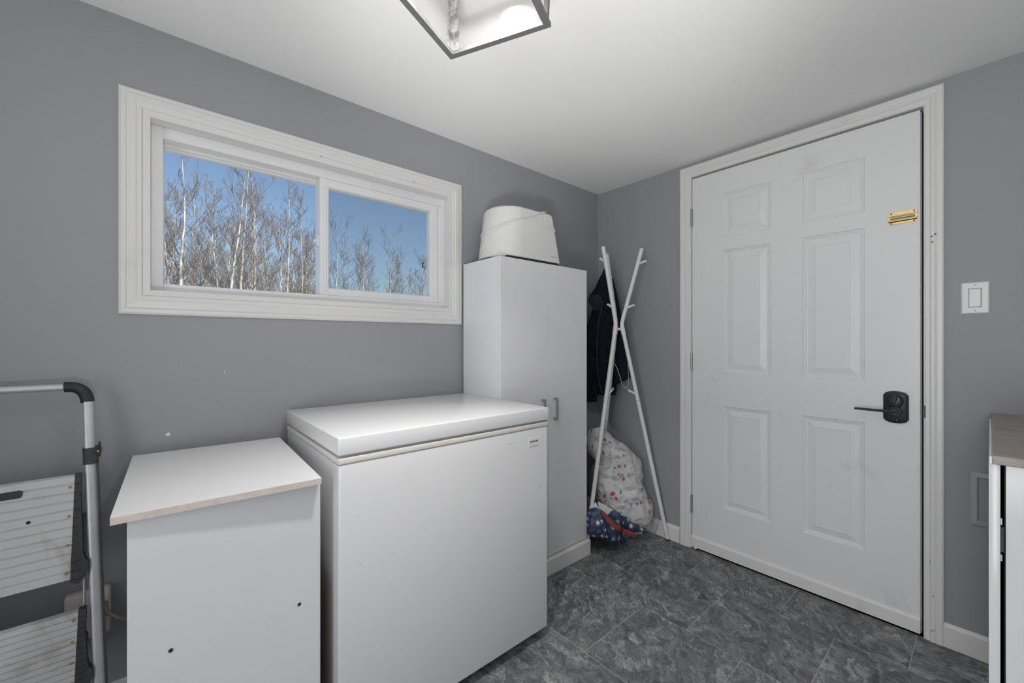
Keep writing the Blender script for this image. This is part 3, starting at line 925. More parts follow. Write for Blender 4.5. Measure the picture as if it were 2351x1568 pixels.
# cord lying on the shell: (y, z) followed on the front, wrapping the round end
def on_shell(u, z):
    """u = y on the front face; below the round start u continues round the end"""
    pts = pring(z)
    best = None
    n = len(pts)
    # front/round outline ordered from the right corner, through the front, to the round end
    order = list(range(8, -1, -1))
    seq = [pts[k] for k in order]
    seq = list(reversed(seq))
    chain = [pts[k] for k in range(8, -1, -1)] + [pts[k] for k in range(n - 1, n - 1 - 34, -1)]
    L = [0.0]
    for a, c in zip(chain[:-1], chain[1:]):
        L.append(L[-1] + (c - a).length)
    u = max(0.0, min(L[-1] - 1e-6, u))
    for k in range(len(chain) - 1):
        if L[k] <= u <= L[k + 1]:
            f = (u - L[k]) / max(1e-9, L[k + 1] - L[k])
            p = chain[k].lerp(chain[k + 1], f)
            t = (chain[k + 1] - chain[k]).normalized()
            nrm = Vector((-t.y, t.x, 0))
            if nrm.dot(p - Vector((-1.57, 1.38, p.z))) < 0: nrm = -nrm
            return p + nrm * 0.0026
    return chain[-1]
def catmull(P, m=8):
    out = []
    P = [Vector(p) for p in P]
    for i in range(len(P) - 1):
        p0 = P[max(0, i - 1)]; p1 = P[i]; p2 = P[i + 1]; p3 = P[min(len(P) - 1, i + 2)]
        for k in range(m):
            t = k / m
            out.append(0.5 * ((2 * p1) + (p2 - p0) * t + (2 * p0 - 5 * p1 + 4 * p2 - p3) * t * t + (3 * p1 - p0 - 3 * p2 + p3) * t ** 3))
    out.append(P[-1])
    return out
def shell_cord(uz):
    c2 = catmull([(u, z, 0) for u, z in uz], 8)
    MB().tube([on_shell(p.x, p.y) for p in c2], 0.0030, 8).build('cord', 'cable', ap, True)
CORDS = [
    [(0.075, 1.787), (0.087, 1.784), (0.127, 1.772), (0.171, 1.750), (0.239, 1.729), (0.287, 1.716), (0.323, 1.704), (0.379, 1.685), (0.427, 1.676), (0.472, 1.665), (0.517, 1.660)],
    [(0.287, 1.714), (0.299, 1.710), (0.323, 1.697), (0.359, 1.680), (0.411, 1.652), (0.451, 1.625), (0.475, 1.598), (0.517, 1.575)],
    [(0.177, 1.745), (0.152, 1.738), (0.135, 1.732), (0.115, 1.721), (0.099, 1.713), (0.071, 1.715), (0.042, 1.714), (0.022, 1.708), (0.000, 1.700)],
]
for c_ in CORDS:
    shell_cord(c_)
# raised rating outline and faint badge print on the front
def front_x(z):
    return -1.432 - 0.0195 * (z - 1.538) / 0.248
mb = MB(); 
for y0, y1, z0, z1 in ((1.460, 1.463, 1.752, 1.772), (1.460, 1.498, 1.749, 1.753), (1.495, 1.499, 1.750, 1.758)):
    mb.box(front_x(z1) - 0.002, front_x(z0) + 0.0010, y0, y1, z0, z1, 0.0005, 1)
mb.build('raised_mark', 'device', ap)
for k in range(6):
    y0 = 1.4875 + k * 0.0078
    bx('badge_letter', 'faint_print', ap, front_x(1.566) - 0.001, front_x(1.566) + 0.0006, y0, y0 + 0.0052, 1.5625, 1.5695)

# ------------------------------------------------------------------ chest freezer
fz = thing('chest_freezer', (-1.40, 0.745, 0), 'small white chest freezer with a thick lid below the window', 'freezer')
FY0, FY1, FXb, FXf = 0.3535, 1.1340, -1.690, -1.112
mb = MB(); mb.box(FXb, FXf, FY0, FY1, 0.040, 0.8150, 0.006, 3); body = mb.build('body', 'freezer', fz, True)
bx('kick_base', 'black', fz, FXb + 0.02, FXf - 0.045, FY0 + 0.02, FY1 - 0.02, 0.0, 0.0405)
mb = MB(); mb.box(FXb + 0.001, FXf + 0.0015, FY0 - 0.0012, FY1 + 0.0010, 0.8150, 0.8310, 0.002, 2); mb.build('rim_trim', 'cream', fz, True)
bx('rim_seam', 'gasket', fz, FXb, FXf + 0.0004, FY0 - 0.0004, FY1 + 0.0003, 0.8138, 0.8152)
mb = MB(); mb.box(FXb + 0.008, FXf - 0.006, FY0 + 0.004, FY1 - 0.006, 0.8308, 0.8345, 0.001, 1); mb.build('gasket', 'gasket', fz)
mb = MB(); mb.box(FXb + 0.006, FXf - 0.003, FY0 + 0.003, FY1 - 0.003, 0.8340, 0.8378, 0.001, 1); mb.build('lid_liner', 'register', fz)
mb = MB(); mb.box(FXb - 0.002, FXf + 0.003, FY0 - 0.002, FY1 + 0.0025, 0.8380, 0.8862, 0.004, 3)
lid = mb.build('lid', 'freezer', fz, True)
# dent in the left edge of the lid
mb = MB(); mb.tube([(-1.250, FY0 - 0.0005, 0.8850), (-1.232, FY0 - 0.0012, 0.8842), (-1.215, FY0 - 0.0005, 0.8850)], [0.001, 0.0032, 0.001], 8); mb.build('edge_dent', 'freezer', lid, True)
bd = bx('badge', 'white_plastic', fz, FXf - 0.0005, FXf + 0.0008, 1.0340, 1.0870, 0.7470, 0.7790, 0.0004, 1)
random.seed(3)
for k in range(8):
    y0 = 1.0405 + k * 0.0050
    bx('badge_letter', 'print', bd, FXf + 0.0007, FXf + 0.0013, y0, y0 + 0.0037, 0.7640, 0.7640 + random.choice((0.0050, 0.0056)))
bx('badge_line', 'gasket', bd, FXf + 0.0007, FXf + 0.0011, 1.037, 1.085, 0.7495, 0.7505)
for y0, y1, z0 in ((0.925, 0.952, 0.774), (0.952, 0.966, 0.7755), (1.088, 1.100, 0.585), (1.0965, 1.103, 0.59), (0.405, 0.412, 0.665), (0.407, 0.415, 0.535)):
    bx('scratch', 'gasket', fz, FXf - 0.0004, FXf + 0.0002, y0, y1, z0, z0 + 0.0012)

# ------------------------------------------------------------------ low white cabinet
lw = thing('low_cabinet', (-1.40, 0.12, 0), 'low white melamine cabinet with an overhanging top, between step stool and freezer', 'cabinet')
top = MB()
tp = [(-1.688, -0.0655), (-1.668, 0.3240), (-1.1030, 0.3085), (-1.1210, -0.0765)]
top.rings([[Vector((a, c, 0.7790)) for a, c in tp], [Vector((a, c, 0.7945)) for a, c in tp]])
topo = top.build('top', 'melamine', lw)
ev = (Vector((tp[2][0] - tp[3][0], tp[2][1] - tp[3][1], 0))).normalized(); en = Vector((ev.y, -ev.x, 0))
if en.x < 0: en = -en
a_ = Vector((tp[3][0], tp[3][1], 0)); c_ = Vector((tp[2][0], tp[2][1], 0))
MB().rings([[a_ + en * 0.0002 + Vector((0, 0, z)) for z in (0.7792, 0.7938)] + [a_ + en * 0.0011 + Vector((0, 0, z)) for z in (0.7938, 0.7792)],
            [c_ + en * 0.0002 + Vector((0, 0, z)) for z in (0.7792, 0.7938)] + [c_ + en * 0.0011 + Vector((0, 0, z)) for z in (0.7938, 0.7792)]]).build('edge_band', 'edge', topo)
front = bx('front_panel', 'melamine', lw, -1.146, -1.130, -0.0525, 0.3125, 0.0, 0.7787, 0.0006, 1)
bx('side_panel', 'melamine', lw, -1.665, -1.147, -0.0520, -0.0360, 0.0, 0.7787)
bx('side_panel', 'melamine', lw, -1.640, -1.147, 0.2960, 0.3120, 0.0, 0.7787)
bx('edge_strip', 'edge', front, -1.1455, -1.1305, 0.3126, 0.3134, 0.003, 0.778)
bx('inner_board', 'edge', lw, -1.165, -1.149, 0.3125, 0.3185, 0.0, 0.490)
bx('backing_board', 'brown', lw, -1.40, -1.175, 0.3225, 0.3255, 0.0, 0.50)
for yy, zz in ((0.2635, 0.4795), (0.0152, 0.4855 - 0.0003)):
    MB().cyl((-1.1302, yy, zz), 0, 0.0036, 0.0012, 14).build('screw_cap', 'black', front)
    mb = MB(); mb.cyl((-1.1301, yy, zz), 0, 0.0050, 0.0006, 14); mb.build('cap_rim', 'register', front)

# ------------------------------------------------------------------ right-hand cabinet with wooden top
rc = thing('base_cabinet', (0.33, 1.8, 0), 'white base cabinet with a grey-brown wooden top at the right edge of the picture', 'cabinet')
RY0 = 1.412
bx('carcass_side', 'melamine', rc, 0.0225, XR - 0.014, RY0, RY0 + 0.018, 0.0, 0.868, 0.0008, 1)
bx('carcass_side', 'melamine', rc, 0.0225, XR - 0.014, YB - 0.034, YB - 0.016, 0.0, 0.868)
bx('carcass_back', 'melamine', rc, XR - 0.030, XR - 0.014, RY0 + 0.0185, YB - 0.035, 0.0, 0.868)
bx('carcass_floor', 'melamine', rc, 0.0225, XR - 0.031, RY0 + 0.0185, YB - 0.035, 0.08, 0.098)
bx('gap_shade', 'gap', rc, 0.0205, 0.0222, RY0 + 0.004, YB - 0.02, 0.0, 0.866)  # dark sheet that paints the shade inside the door gap
door_r = bx('door', 'melamine', rc, -0.0020, 0.0150, RY0 - 0.006, RY0 + 0.395, 0.0, 0.868, 0.0015, 2)
bx('door', 'melamine', rc, -0.0020, 0.0150, RY0 + 0.399, YB - 0.016, 0.0, 0.868, 0.0015, 2)
for zz in (0.735, 0.655):
    bx('hinge_arm', 'steel', door_r, 0.0152, 0.0176, RY0 - 0.003, RY0 + 0.006, zz, zz + 0.014)
bx('hinge_cup', 'charcoal', door_r, 0.0152, 0.0200, RY0 - 0.003, RY0 + 0.006, 0.675, 0.73)
tpw = bx('worktop', 'oak', rc, 0.0030, XR - 0.013, RY0 - 0.016, YB - 0.0145, 0.8690, 0.8880, 0.001, 1)
bx('front_edging', 'white_plastic', tpw, -0.0006, 0.0028, RY0 - 0.014, YB - 0.16, 0.8690, 0.8850)

# ------------------------------------------------------------------ coat rack
ax = Vector((-1.424, 2.041, 0))
rk = thing('coat_rack', (ax.x, ax.y, 0), 'white tripod coat rack of three crossing bent poles with short pegs', 'coat rack')
dirs = {'A': Vector((math.cos(R(37.5)), math.sin(R(37.5)), 0)), 'B': Vector((math.cos(R(-93)), math.sin(R(-93)), 0)), 'C': Vector((math.cos(R(155)), math.sin(R(155)), 0))}
FOOT, TIP, BEND, ZB = 0.276, 0.134, 0.020, 1.243
pole = {}
for kname, d in dirs.items():
    tip = ax + d * TIP + Vector((0, 0, 1.68)); bend = ax + d * BEND + Vector((0, 0, ZB)); foot = ax + d * FOOT + Vector((0, 0, 0.006))
    pts = [tip]
    for f in (0.5, 0.93):
        pts.append(tip.lerp(bend, f))
    pts.append(bend + (d * 0.002))
    for f in (0.05, 0.5, 1.0):
        pts.append(bend.lerp(foot, f))
    po = MB().tube(pts, 0.0115, 14).build('pole', 'rack', rk, True)
    pole[kname] = (tip, bend, foot)
    mb = MB(); mb.cyl((foot.x, foot.y, 0.0003), 2, 0.0118, 0.008, 14); mb.build('foot_cap', 'black', po, True)
    # joint line of the pole
    for f in (0.36,):
        p = bend.lerp(foot, f); q = bend.lerp(foot, f + 0.002)
        MB().tube([p, q], 0.0119, 14).build('joint_ring', 'register', po)
    def peg(p, dv, L=0.056):
        MB().tube([p, p + dv.normalized() * L], 0.0065, 10).build('peg', 'rack', po, True)
    for zz in (1.590, 1.335):
        f = (1.68 - zz) / (1.68 - ZB); peg(tip.lerp(bend, f), d * 0.9 + Vector((0, 0, 0.34)), 0.052)
    f = (ZB - 0.828) / ZB
    peg(bend.lerp(foot, f), -d * 0.9 + Vector((0, 0, 0.48)), 0.056)
mb = MB()
cpts = [ax + dirs[k] * 0.024 for k in 'ABC']
for k in range(3):
    a, c = cpts[k], cpts[(k + 1) % 3]
    mb.tube([a + Vector((0, 0, 1.213)), c + Vector((0, 0, 1.213))], 0.0075, 10)
mb.build('collar', 'rack', rk, True)
for kname in 'ABC':
    tip, bend, foot = pole[kname]
    MB().tube([bend.lerp(foot, 0.008), bend.lerp(foot, 0.050)], 0.0132, 14).build('sleeve', 'rack', rk, True)

# ------------------------------------------------------------------ dark hooded jacket on the rack
Lv = Vector((math.cos(HEAD), math.sin(HEAD), 0)); Fv = Vector((-math.sin(HEAD), math.cos(HEAD), 0))
def at_px(px_, z_, dep):
    s = (px_ - 1175.5) / 940.0 * dep
    return Fv * dep + Lv * s + Vector((0, 0, z_))
def zpx(y_, dep):
    return CAM_H + (784 - y_) / 940.0 * dep
jk = thing('hooded_jacket', tuple(at_px(1395, 0.8, 2.56)), 'dark navy hooded jacket hanging from the coat rack by its hood', 'jacket')
def cloth(name, mat, sections, dep, parent, folds=3, amp=0.012, seed=0, n=36):
    """sections: (y pixel row of the outline, left, right, half thickness, depth shift)"""
    rr = []
    secs = []
    for i in range(len(sections) - 1):
        a, c = sections[i], sections[i + 1]
        for k in range(4):
            f = k / 4; secs.append([a[j] + (c[j] - a[j]) * f for j in range(5)])
    secs.append(list(sections[-1]))
    for (yy, l, r_, th, ds) in secs:
        z = zpx(yy, dep); w = (r_ - l) / 2 / 940 * dep; cx_ = (l + r_) / 2
        c0 = at_px(cx_, z, dep) + Fv * ds
        ringp = []
        for k in range(n):
            a = 2 * PI * k / n
            fold = amp * math.sin(folds * a + seed + z * 3) * min(1, th / 0.03) + 0.006 * noise.noise(Vector((math.cos(a) * 3 + seed, math.sin(a) * 3, z * 9)))
            ringp.append(c0 + Lv * (w * math.cos(a)) + Fv * ((th + fold) * math.sin(a)))
        rr.append(ringp)
    return MB().rings(rr).build(name, mat, parent, True)
cloth('hood', 'navy', [(616, 1388, 1393, 0.006, 0.0), (628, 1382, 1399, 0.020, 0.0), (645, 1373, 1406, 0.035, 0.0), (662, 1366, 1412, 0.045, 0.0), (678, 1354, 1416, 0.050, 0.0), (690, 1350, 1419, 0.050, 0.0), (700, 1356, 1421, 0.048, 0.0), (712, 1364, 1423, 0.045, 0.0)], 2.565, jk, 2, 0.006, 1)
cloth('hood_lining', 'cord_dark', [(676, 1358, 1378, 0.004, 0.0), (684, 1353, 1382, 0.010, 0), (692, 1352, 1384, 0.012, 0), (702, 1358, 1384, 0.010, 0), (714, 1364, 1380, 0.006, 0)], 2.515, jk, 2, 0.001, 1)
cloth('body', 'navy', [(700, 1364, 1420, 0.040, 0.0), (725, 1356, 1424, 0.052, 0.0), (770, 1352, 1424, 0.056, 0.0), (830, 1358, 1420, 0.056, 0.0), (880, 1364, 1416, 0.052, 0.0), (900, 1366, 1414, 0.048, 0.0), (906, 1368, 1412, 0.040, 0.0)], 2.560, jk, 5, 0.008, 2)
cloth('back_panel', 'navy', [(640, 1404, 1408, 0.010, 0.0), (700, 1408, 1421, 0.024, 0.0), (750, 1408, 1430, 0.030, 0.0), (810, 1408, 1440, 0.032, 0.0), (850, 1409, 1447, 0.030, 0.0), (866, 1409, 1449, 0.028, 0.0), (874, 1410, 1434, 0.026, 0.0), (882, 1410, 1416, 0.018, 0.0)], 2.505, jk, 3, 0.004, 4)
cloth('sleeve', 'navy', [(712, 1360, 1382, 0.020, 0.0), (750, 1346, 1372, 0.034, 0.0), (800, 1340, 1368, 0.038, 0.0), (860, 1338, 1370, 0.036, 0.0), (900, 1340, 1372, 0.030, 0.0), (918, 1344, 1371, 0.027, 0.0), (922, 1346, 1370, 0.022, 0.0)], 2.545, jk, 3, 0.005, 6)
zp = [at_px(a, zpx(yy, 2.50), 2.50) for a, yy in ((1384, 690), (1380, 715), (1374, 740), (1371, 775), (1370, 810), (1372, 850), (1377, 885), (1383, 903))]
tag(MB().tube(catmull(zp, 6), 0.0045, 8, flat=1.0).build('zipper', 'navy_pale', jk, True), 'paler front zip edge')
mb = MB(); p = None
for k in range(3):
    q = at_px(1430 + k * 2.2, zpx(861.5, 2.474), 2.474); mb.tube([q, q + Lv * 0.003 + Vector((0, 0, 0.001))], 0.0010, 6)
mb.build('small_logo_mark', 'navy_pale', jk)

# thin white cord loop
cl_d = 2.44
lp = [at_px(a, zpx(yy, d_), d_) for a, yy, d_ in ((1406, 824, 2.46), (1411, 834, 2.45), (1419, 852, 2.44), (1425, 870, 2.44), (1430, 886, 2.44), (1436, 891, 2.44), (1441, 886, 2.44), (1443, 868, 2.43), (1442, 848, 2.43), (1442, 832, 2.42), (1446, 822, 2.41))]
lpo = MB().tube(catmull(lp, 6), 0.0012, 6).build('cord_loop', 'cable', None, True, at=tuple(lp[5]))
tag(lpo, 'thin white cord loop hanging between the coat rack legs', 'cord')

# ------------------------------------------------------------------ bedding in its clear bag
def blob(lobes, center, amp, nz, seed, nu=64, nv=40, floor_z=None, limit=None, flat_right=None):
    """star-shaped union of ellipsoids seen from center; lobes: (centre, radii along L,F,Z, roll)"""
    mb = MB()
    rr = []
    C0 = Vector(center)
    def rad(d):
        best = 0.01
        for c, rads, roll in lobes:
            cr, sr = math.cos(roll), math.sin(roll)
            ex = Lv * cr + Vector((0, 0, 1)) * sr; ez = Vector((0, 0, 1)) * cr - Lv * sr; ey = Fv
            o_ = C0 - c
            A = Bq = Cq = 0.0
            for e_, q in ((ex, rads[0]), (ey, rads[1]), (ez, rads[2])):
                di = d.dot(e_) / q; oi = o_.dot(e_) / q
                A += di * di; Bq += 2 * di * oi; Cq += oi * oi
            Cq -= 1
            D = Bq * Bq - 4 * A * Cq
            if D > 0:
                t = (-Bq + math.sqrt(D)) / (2 * A)
                best = max(best, t)
        return best
    for j in range(1, nv):
        th = PI * j / nv
        ringp = []
        for i in range(nu):
            ph = 2 * PI * i / nu
            d = Vector((math.sin(th) * math.cos(ph), math.sin(th) * math.sin(ph), math.cos(th)))
            r_ = rad(d)
            p = C0 + d * r_
            nn = noise.fractal(p * nz + Vector((seed, seed * 2, 0)), 1.0, 2.0, 3)
            p = C0 + d * (r_ + amp * nn)
            if floor_z is not None and p.z < floor_z: p.z = floor_z + 0.0
            if p.y > YB - 0.016: p.y = YB - 0.016
            if p.x < XL + 0.016: p.x = XL + 0.016
            if p.x < -1.385 and p.y < 1.757: p.y = 1.757
            ringp.append(p)
        rr.append(ringp)
    mb.rings(rr)
    return mb
P3 = lambda a, yy, d_: at_px(a, zpx(yy, d_), d_)
lobesC = [
    (P3(1438, 1152, 2.41), (0.135, 0.112, 0.205), R(30)),
    (P3(1408, 1128, 2.41), (0.105, 0.105, 0.170), R(10)),
    (P3(1426, 1062, 2.47), (0.088, 0.105, 0.185), R(40)),
    (P3(1376, 1018, 2.48), (0.080, 0.085, 0.095), R(0)),
]
cc = P3(1420, 1110, 2.44)
cf = blob(lobesC, cc, 0.026, 11.0, 1.0, 120, 80, floor_z=0.006)
cfo = cf.build('comforter', 'floral', None, True, at=(cc.x, cc.y, 0.006))
tag(cfo, 'white comforter with red and grey flowers, stuffed in the clear bag by the coat rack', 'bedding')
lobesB = [
    (P3(1444, 1150, 2.42), (0.155, 0.130, 0.232), R(30)),
    (P3(1484, 1194, 2.45), (0.075, 0.060, 0.090), R(20)),
    (P3(1404, 1120, 2.41), (0.125, 0.122, 0.195), R(10)),
    (P3(1428, 1052, 2.48), (0.105, 0.120, 0.210), R(36)),
    (P3(1374, 1006, 2.50), (0.098, 0.095, 0.135), R(10)),
    (P3(1356, 972, 2.50), (0.088, 0.060, 0.070), R(0)),
]
bg = blob(lobesB, cc, 0.006, 14.0, 7.0, 110, 70, floor_z=0.004)
bgo = bg.build('plastic_bag', 'poly', None, True, at=(cc.x, cc.y, 0.004))
tag(bgo, 'big clear plastic bag holding the floral comforter, slumped against the wall', 'plastic bag')

# ------------------------------------------------------------------ navy dotted bag with red binding
db0 = P3(1412, 1240, 2.28)
dbag = thing('dotted_bag', (db0.x, db0.y, 0.0), 'crumpled navy bag with white dots and a red zip under the coat rack', 'bag')
lobF = [(P3(1394, 1212, 2.25), (0.100, 0.075, 0.062), R(-32)), (P3(1366, 1200, 2.24), (0.075, 0.07, 0.075), R(-10)), (P3(1420, 1230, 2.25), (0.055, 0.055, 0.034), R(-20))]
blob(lobF, P3(1392, 1212, 2.25), 0.010, 16, 3, 64, 40, floor_z=0.0015).build('front_half', 'dots', dbag, True)
lobK = [(P3(1416, 1190, 2.33), (0.080, 0.055, 0.050), R(-32)), (P3(1446, 1205, 2.335), (0.060, 0.040, 0.034), R(-30)), (P3(1468, 1214, 2.335), (0.045, 0.028, 0.020), R(-25))]
blob(lobK, P3(1430, 1199, 2.33), 0.006, 16, 5, 64, 40, floor_z=0.0015).build('back_half', 'dots', dbag, True)
zl = [P3(1373, 1172, 2.245), P3(1384, 1179, 2.22), P3(1395, 1191, 2.185), P3(1408, 1205, 2.165), P3(1424, 1215, 2.165), P3(1440, 1222, 2.175), P3(1457, 1229, 2.185)]
zc = catmull(zl, 6)
tag(MB().tube(zc, 0.0150, 10, flat=0.55).build('zip_binding', 'red', dbag, True), 'red zip binding')
MB().tube([p + Vector((0, 0, 0.0055)) - Fv * 0.011 for p in zc], 0.0022, 6).build('zip_teeth', 'brown', dbag, True)
def tie(pp, r_=0.0030):
    return tag(MB().tube(catmull(pp, 6), r_, 8).build('tie_cord', 'cord_dark', dbag, True), 'dark tie cord')
tie([P3(1424, 1180, 2.27), P3(1429, 1196, 2.20), P3(1427, 1212, 2.145), P3(1425, 1228, 2.145), P3(1424, 1242, 2.165), P3(1431, 1250, 2.185)])
tie([P3(1431, 1192, 2.26), P3(1434, 1206, 2.17), P3(1426, 1218, 2.145), P3(1432, 1238, 2.165), P3(1439, 1253, 2.185)])
tie([P3(1391, 1206, 2.16), P3(1393, 1216, 2.155), P3(1389, 1228, 2.16), P3(1389, 1240, 2.17), P3(1384, 1253, 2.20), P3(1366, 1262, 2.22)])
tie([P3(1392, 1210, 2.155), P3(1396, 1232, 2.155), P3(1402, 1248, 2.155), P3(1408, 1260, 2.155), P3(1416, 1263, 2.155)])
# paper tag tucked under the zip
def card(name, mat, q, parent, th=0.0012):
    n_ = (q[1] - q[0]).cross(q[3] - q[0]).normalized() * th
    return MB().rings([q, [p + n_ for p in q]]).build(name, mat, parent)
pt = card('paper_tag', 'paper', [P3(1355, 1182, 2.205), P3(1378, 1176, 2.23), P3(1368, 1153, 2.28), P3(1352, 1166, 2.27)], dbag)
for k in range(7):
    u = 0.25 + 0.5 * (k % 4) / 4
    o_ = P3(1366 + (k % 4) * 2.6, 1163 + (k // 4) * 7 + (k % 4) * 2.2, 2.235)
    MB().tube([o_, o_ + Lv * 0.004 - Vector((0, 0, 0.006))], 0.0008, 6).build('tag_print', 'print', pt)
card('paper_flap', 'paper', [P3(1376, 1174, 2.285), P3(1390, 1186, 2.285), P3(1408, 1170, 2.31), P3(1372, 1151, 2.31)], dbag)

# ------------------------------------------------------------------ folding step stool
TILT = 0.155
st = thing('step_stool', (-1.50, -0.34, 0), 'folded aluminium step stool with black corners leaning on the window wall at left', 'step stool')
def S(y_, z_, off=0.0):
    """point on the leaning front plane; off = proud of it"""
    return Vector((-1.500 - TILT * z_ + off, y_, z_))
YC = -0.345      # symmetry axis
def legy(z_):
    return -0.1515 + (0.0 if z_ > 0.84 else (0.84 - z_) * 0.043) - (max(0, z_ - 0.84)) * 0.035
def dtube(pts, wy, wx):
    """flattened rounded bar along pts (wide in y, deep in x)"""
    rr = []
    for p in pts:
        rr.append([p + Vector((wx * math.copysign(abs(math.sin(a)) ** 0.6, math.sin(a)), wy * math.copysign(abs(math.cos(a)) ** 0.6, math.cos(a)), 0)) for a in [2 * PI * k / 16 for k in range(16)]])
    return MB().rings(rr)
for sgn in (1, -1):
    my = lambda y_: y_ if sgn > 0 else 2 * YC - y_
    leg = dtube([S(my(legy(z_)), z_) for z_ in (0.012, 0.15, 0.30, 0.50, 0.70, 0.83, 0.90, 0.972)], 0.0112, 0.0140).build('side_rail', 'alu', st, True)
    mb = MB(); mb.box(-1.520, -1.482, my(legy(0)) - 0.015, my(legy(0)) + 0.015, 0.0005, 0.045, 0.005, 2); mb.build('foot_cap', 'black', leg, True)
    # rear leg folded behind, coloured dark for the rail's shaded side
    dtube([S(my(legy(z_) + 0.007), z_, -0.034) for z_ in (0.010, 0.3, 0.6, 0.80)], 0.0070, 0.0080).build('rear_leg', 'lantern', st, True)
    # moulded black elbow
    el = [S(my(-0.2030), 1.0140), S(my(-0.1930), 1.0140), S(my(-0.1800), 1.0110), S(my(-0.1690), 1.0030), S(my(-0.1610), 0.9890), S(my(-0.1570), 0.9700)]
    MB().tube(catmull(el, 5), 0.0142, 14).build('elbow', 'black', st, True)
    # hinge bracket round the rail
    mb = dtube([S(my(legy(z_) + 0.0015), z_, -0.003) for z_ in (0.803, 0.812, 0.838, 0.846)], 0.0152, 0.0215)
    br = mb.build('hinge_bracket', 'charcoal', st, True)
    mb = MB(); mb.tube([S(my(-0.1375), 0.815, -0.012), S(my(-0.1335), 0.835, -0.014), S(my(-0.1335), 0.856, -0.016)], [0.007, 0.005, 0.002], 10); mb.build('bracket_lug', 'charcoal', br, True)
    MB().tube([S(my(-0.1370), 0.835, 0.010), S(my(-0.1340), 0.835, 0.013)], 0.0030, 8).build('rivet', 'brass', br)
    # link rod beside the step
    MB().tube([S(my(-0.1600), 0.672, -0.008), S(my(-0.1560), 0.40, -0.008)], 0.0032, 8).build('link_rod', 'steel', st, True)
MB().tube([S(-0.2000, 1.0140), S(2 * YC + 0.2000, 1.0140)], 0.0098, 14).build('top_bar', 'alu', st, True)

def tread(zt_, zb_, yt, yb, cap_t, cap_b, knob_z, first):
    tl = 2 * YC - yt; bl = 2 * YC - yb
    nst = 12
    mb = MB()
    # ribbed aluminium plate: twelve bands with narrow grooves between
    prof = []
    for k in range(nst):
        f0, f1 = k / nst, (k + 1) / nst
        prof += [(f0 + 0.006, 0.0), (f0 + 0.010, 0.0030), (f1 - 0.010, 0.0030), (f1 - 0.006, 0.0)]
    ra = []; rb = []
    for f, h in prof:
        z_ = zt_ + (zb_ - zt_) * f
        ra.append(S(yt + (yb - yt) * f, z_, 0.018 + h)); rb.append(S(tl + (bl - tl) * f, z_, 0.018 + h))
    ra += [S(yb, zb_, 0.004), S(yt, zt_, 0.004)]; rb += [S(bl, zb_, 0.004), S(tl, zt_, 0.004)]
    sp = mb.rings([ra, rb]).build('step', 'tread', st)
    for sgn in (1, -1):
        my = lambda y_: y_ if sgn > 0 else 2 * YC - y_
        # black end cap with a rounded lobe at its foot
        outl = [(yt + 0.0003, zt_ + 0.002), (cap_t, zt_ + 0.001), (cap_t - 0.001, zt_ - 0.05), (cap_b - 0.005, knob_z + 0.030), (cap_b, knob_z + 0.012)]
        for k in range(7):
            a = 0.35 - k * 0.30
            outl.append((cap_b - 0.017 + 0.0225 * math.cos(a), knob_z - 0.004 + 0.040 * math.sin(a)))
        outl.append((yb + 0.0003, zb_ - 0.004))
        mb = MB()
        mb.rings([[S(my(y_), z_, 0.002) for y_, z_ in outl], [S(my(y_), z_, 0.0215) for y_, z_ in outl]])
        cp = mb.build('end_cap', 'charcoal', sp)
        for k in range(nst):
            f = (k + 0.98) / nst
            z_ = zt_ + (zb_ - zt_) * f; y_ = yt + (yb - yt) * f
            ye = cap_t - 0.003 if z_ > knob_z + 0.03 else cap_b - 0.006
            MB().tube([S(my(y_ + 0.001), z_, 0.0215), S(my(ye), z_ + 0.001, 0.0215)], 0.0011, 6).build('cap_rib', 'black', sp)
        for f in (0.105, 0.385, 0.66, 0.925):
            z_ = zt_ + (zb_ - zt_) * f; y_ = yt + (yb - yt) * f - 0.0075
            MB().tube([S(my(y_), z_, 0.0205), S(my(y_), z_, 0.0235)], 0.0034, 10).build('rivet', 'brass', sp, True)
    return sp
s1 = tread(0.7800, 0.5165, -0.1765, -0.1806, -0.1640, -0.1530, 0.5480, True)
s2 = tread(0.4365, 0.2560, -0.1645, -0.1690, -0.1500, -0.1420, 0.2800, False)
# black hand-grip slot and drain hole in the upper tread
g = []
for k in range(20):
    a = 2 * PI * k / 20
    g.append((YC + 0.0 + (0.072 - 0.0 + 0.002 * math.cos(a)) * (1 if math.cos(a) > 0 else -1) + 0.004 * math.cos(a), 0.7535 + 0.0095 * math.sin(a)))
MB().rings([[S(y_, z_, 0.0205) for y_, z_ in g], [S(y_, z_, 0.0222) for y_, z_ in g]]).build('grip_slot', 'charcoal', s1)
MB().tube([S(-0.2560, 0.6810, 0.0205), S(-0.2560, 0.6810, 0.0216)], 0.0042, 12).build('drain_hole', 'black', s1)
MB().tube([S(-0.1530, 0.350, 0.004), S(-0.1530, 0.372, 0.004)], 0.0060, 10).build('link_clip', 'violet', st)

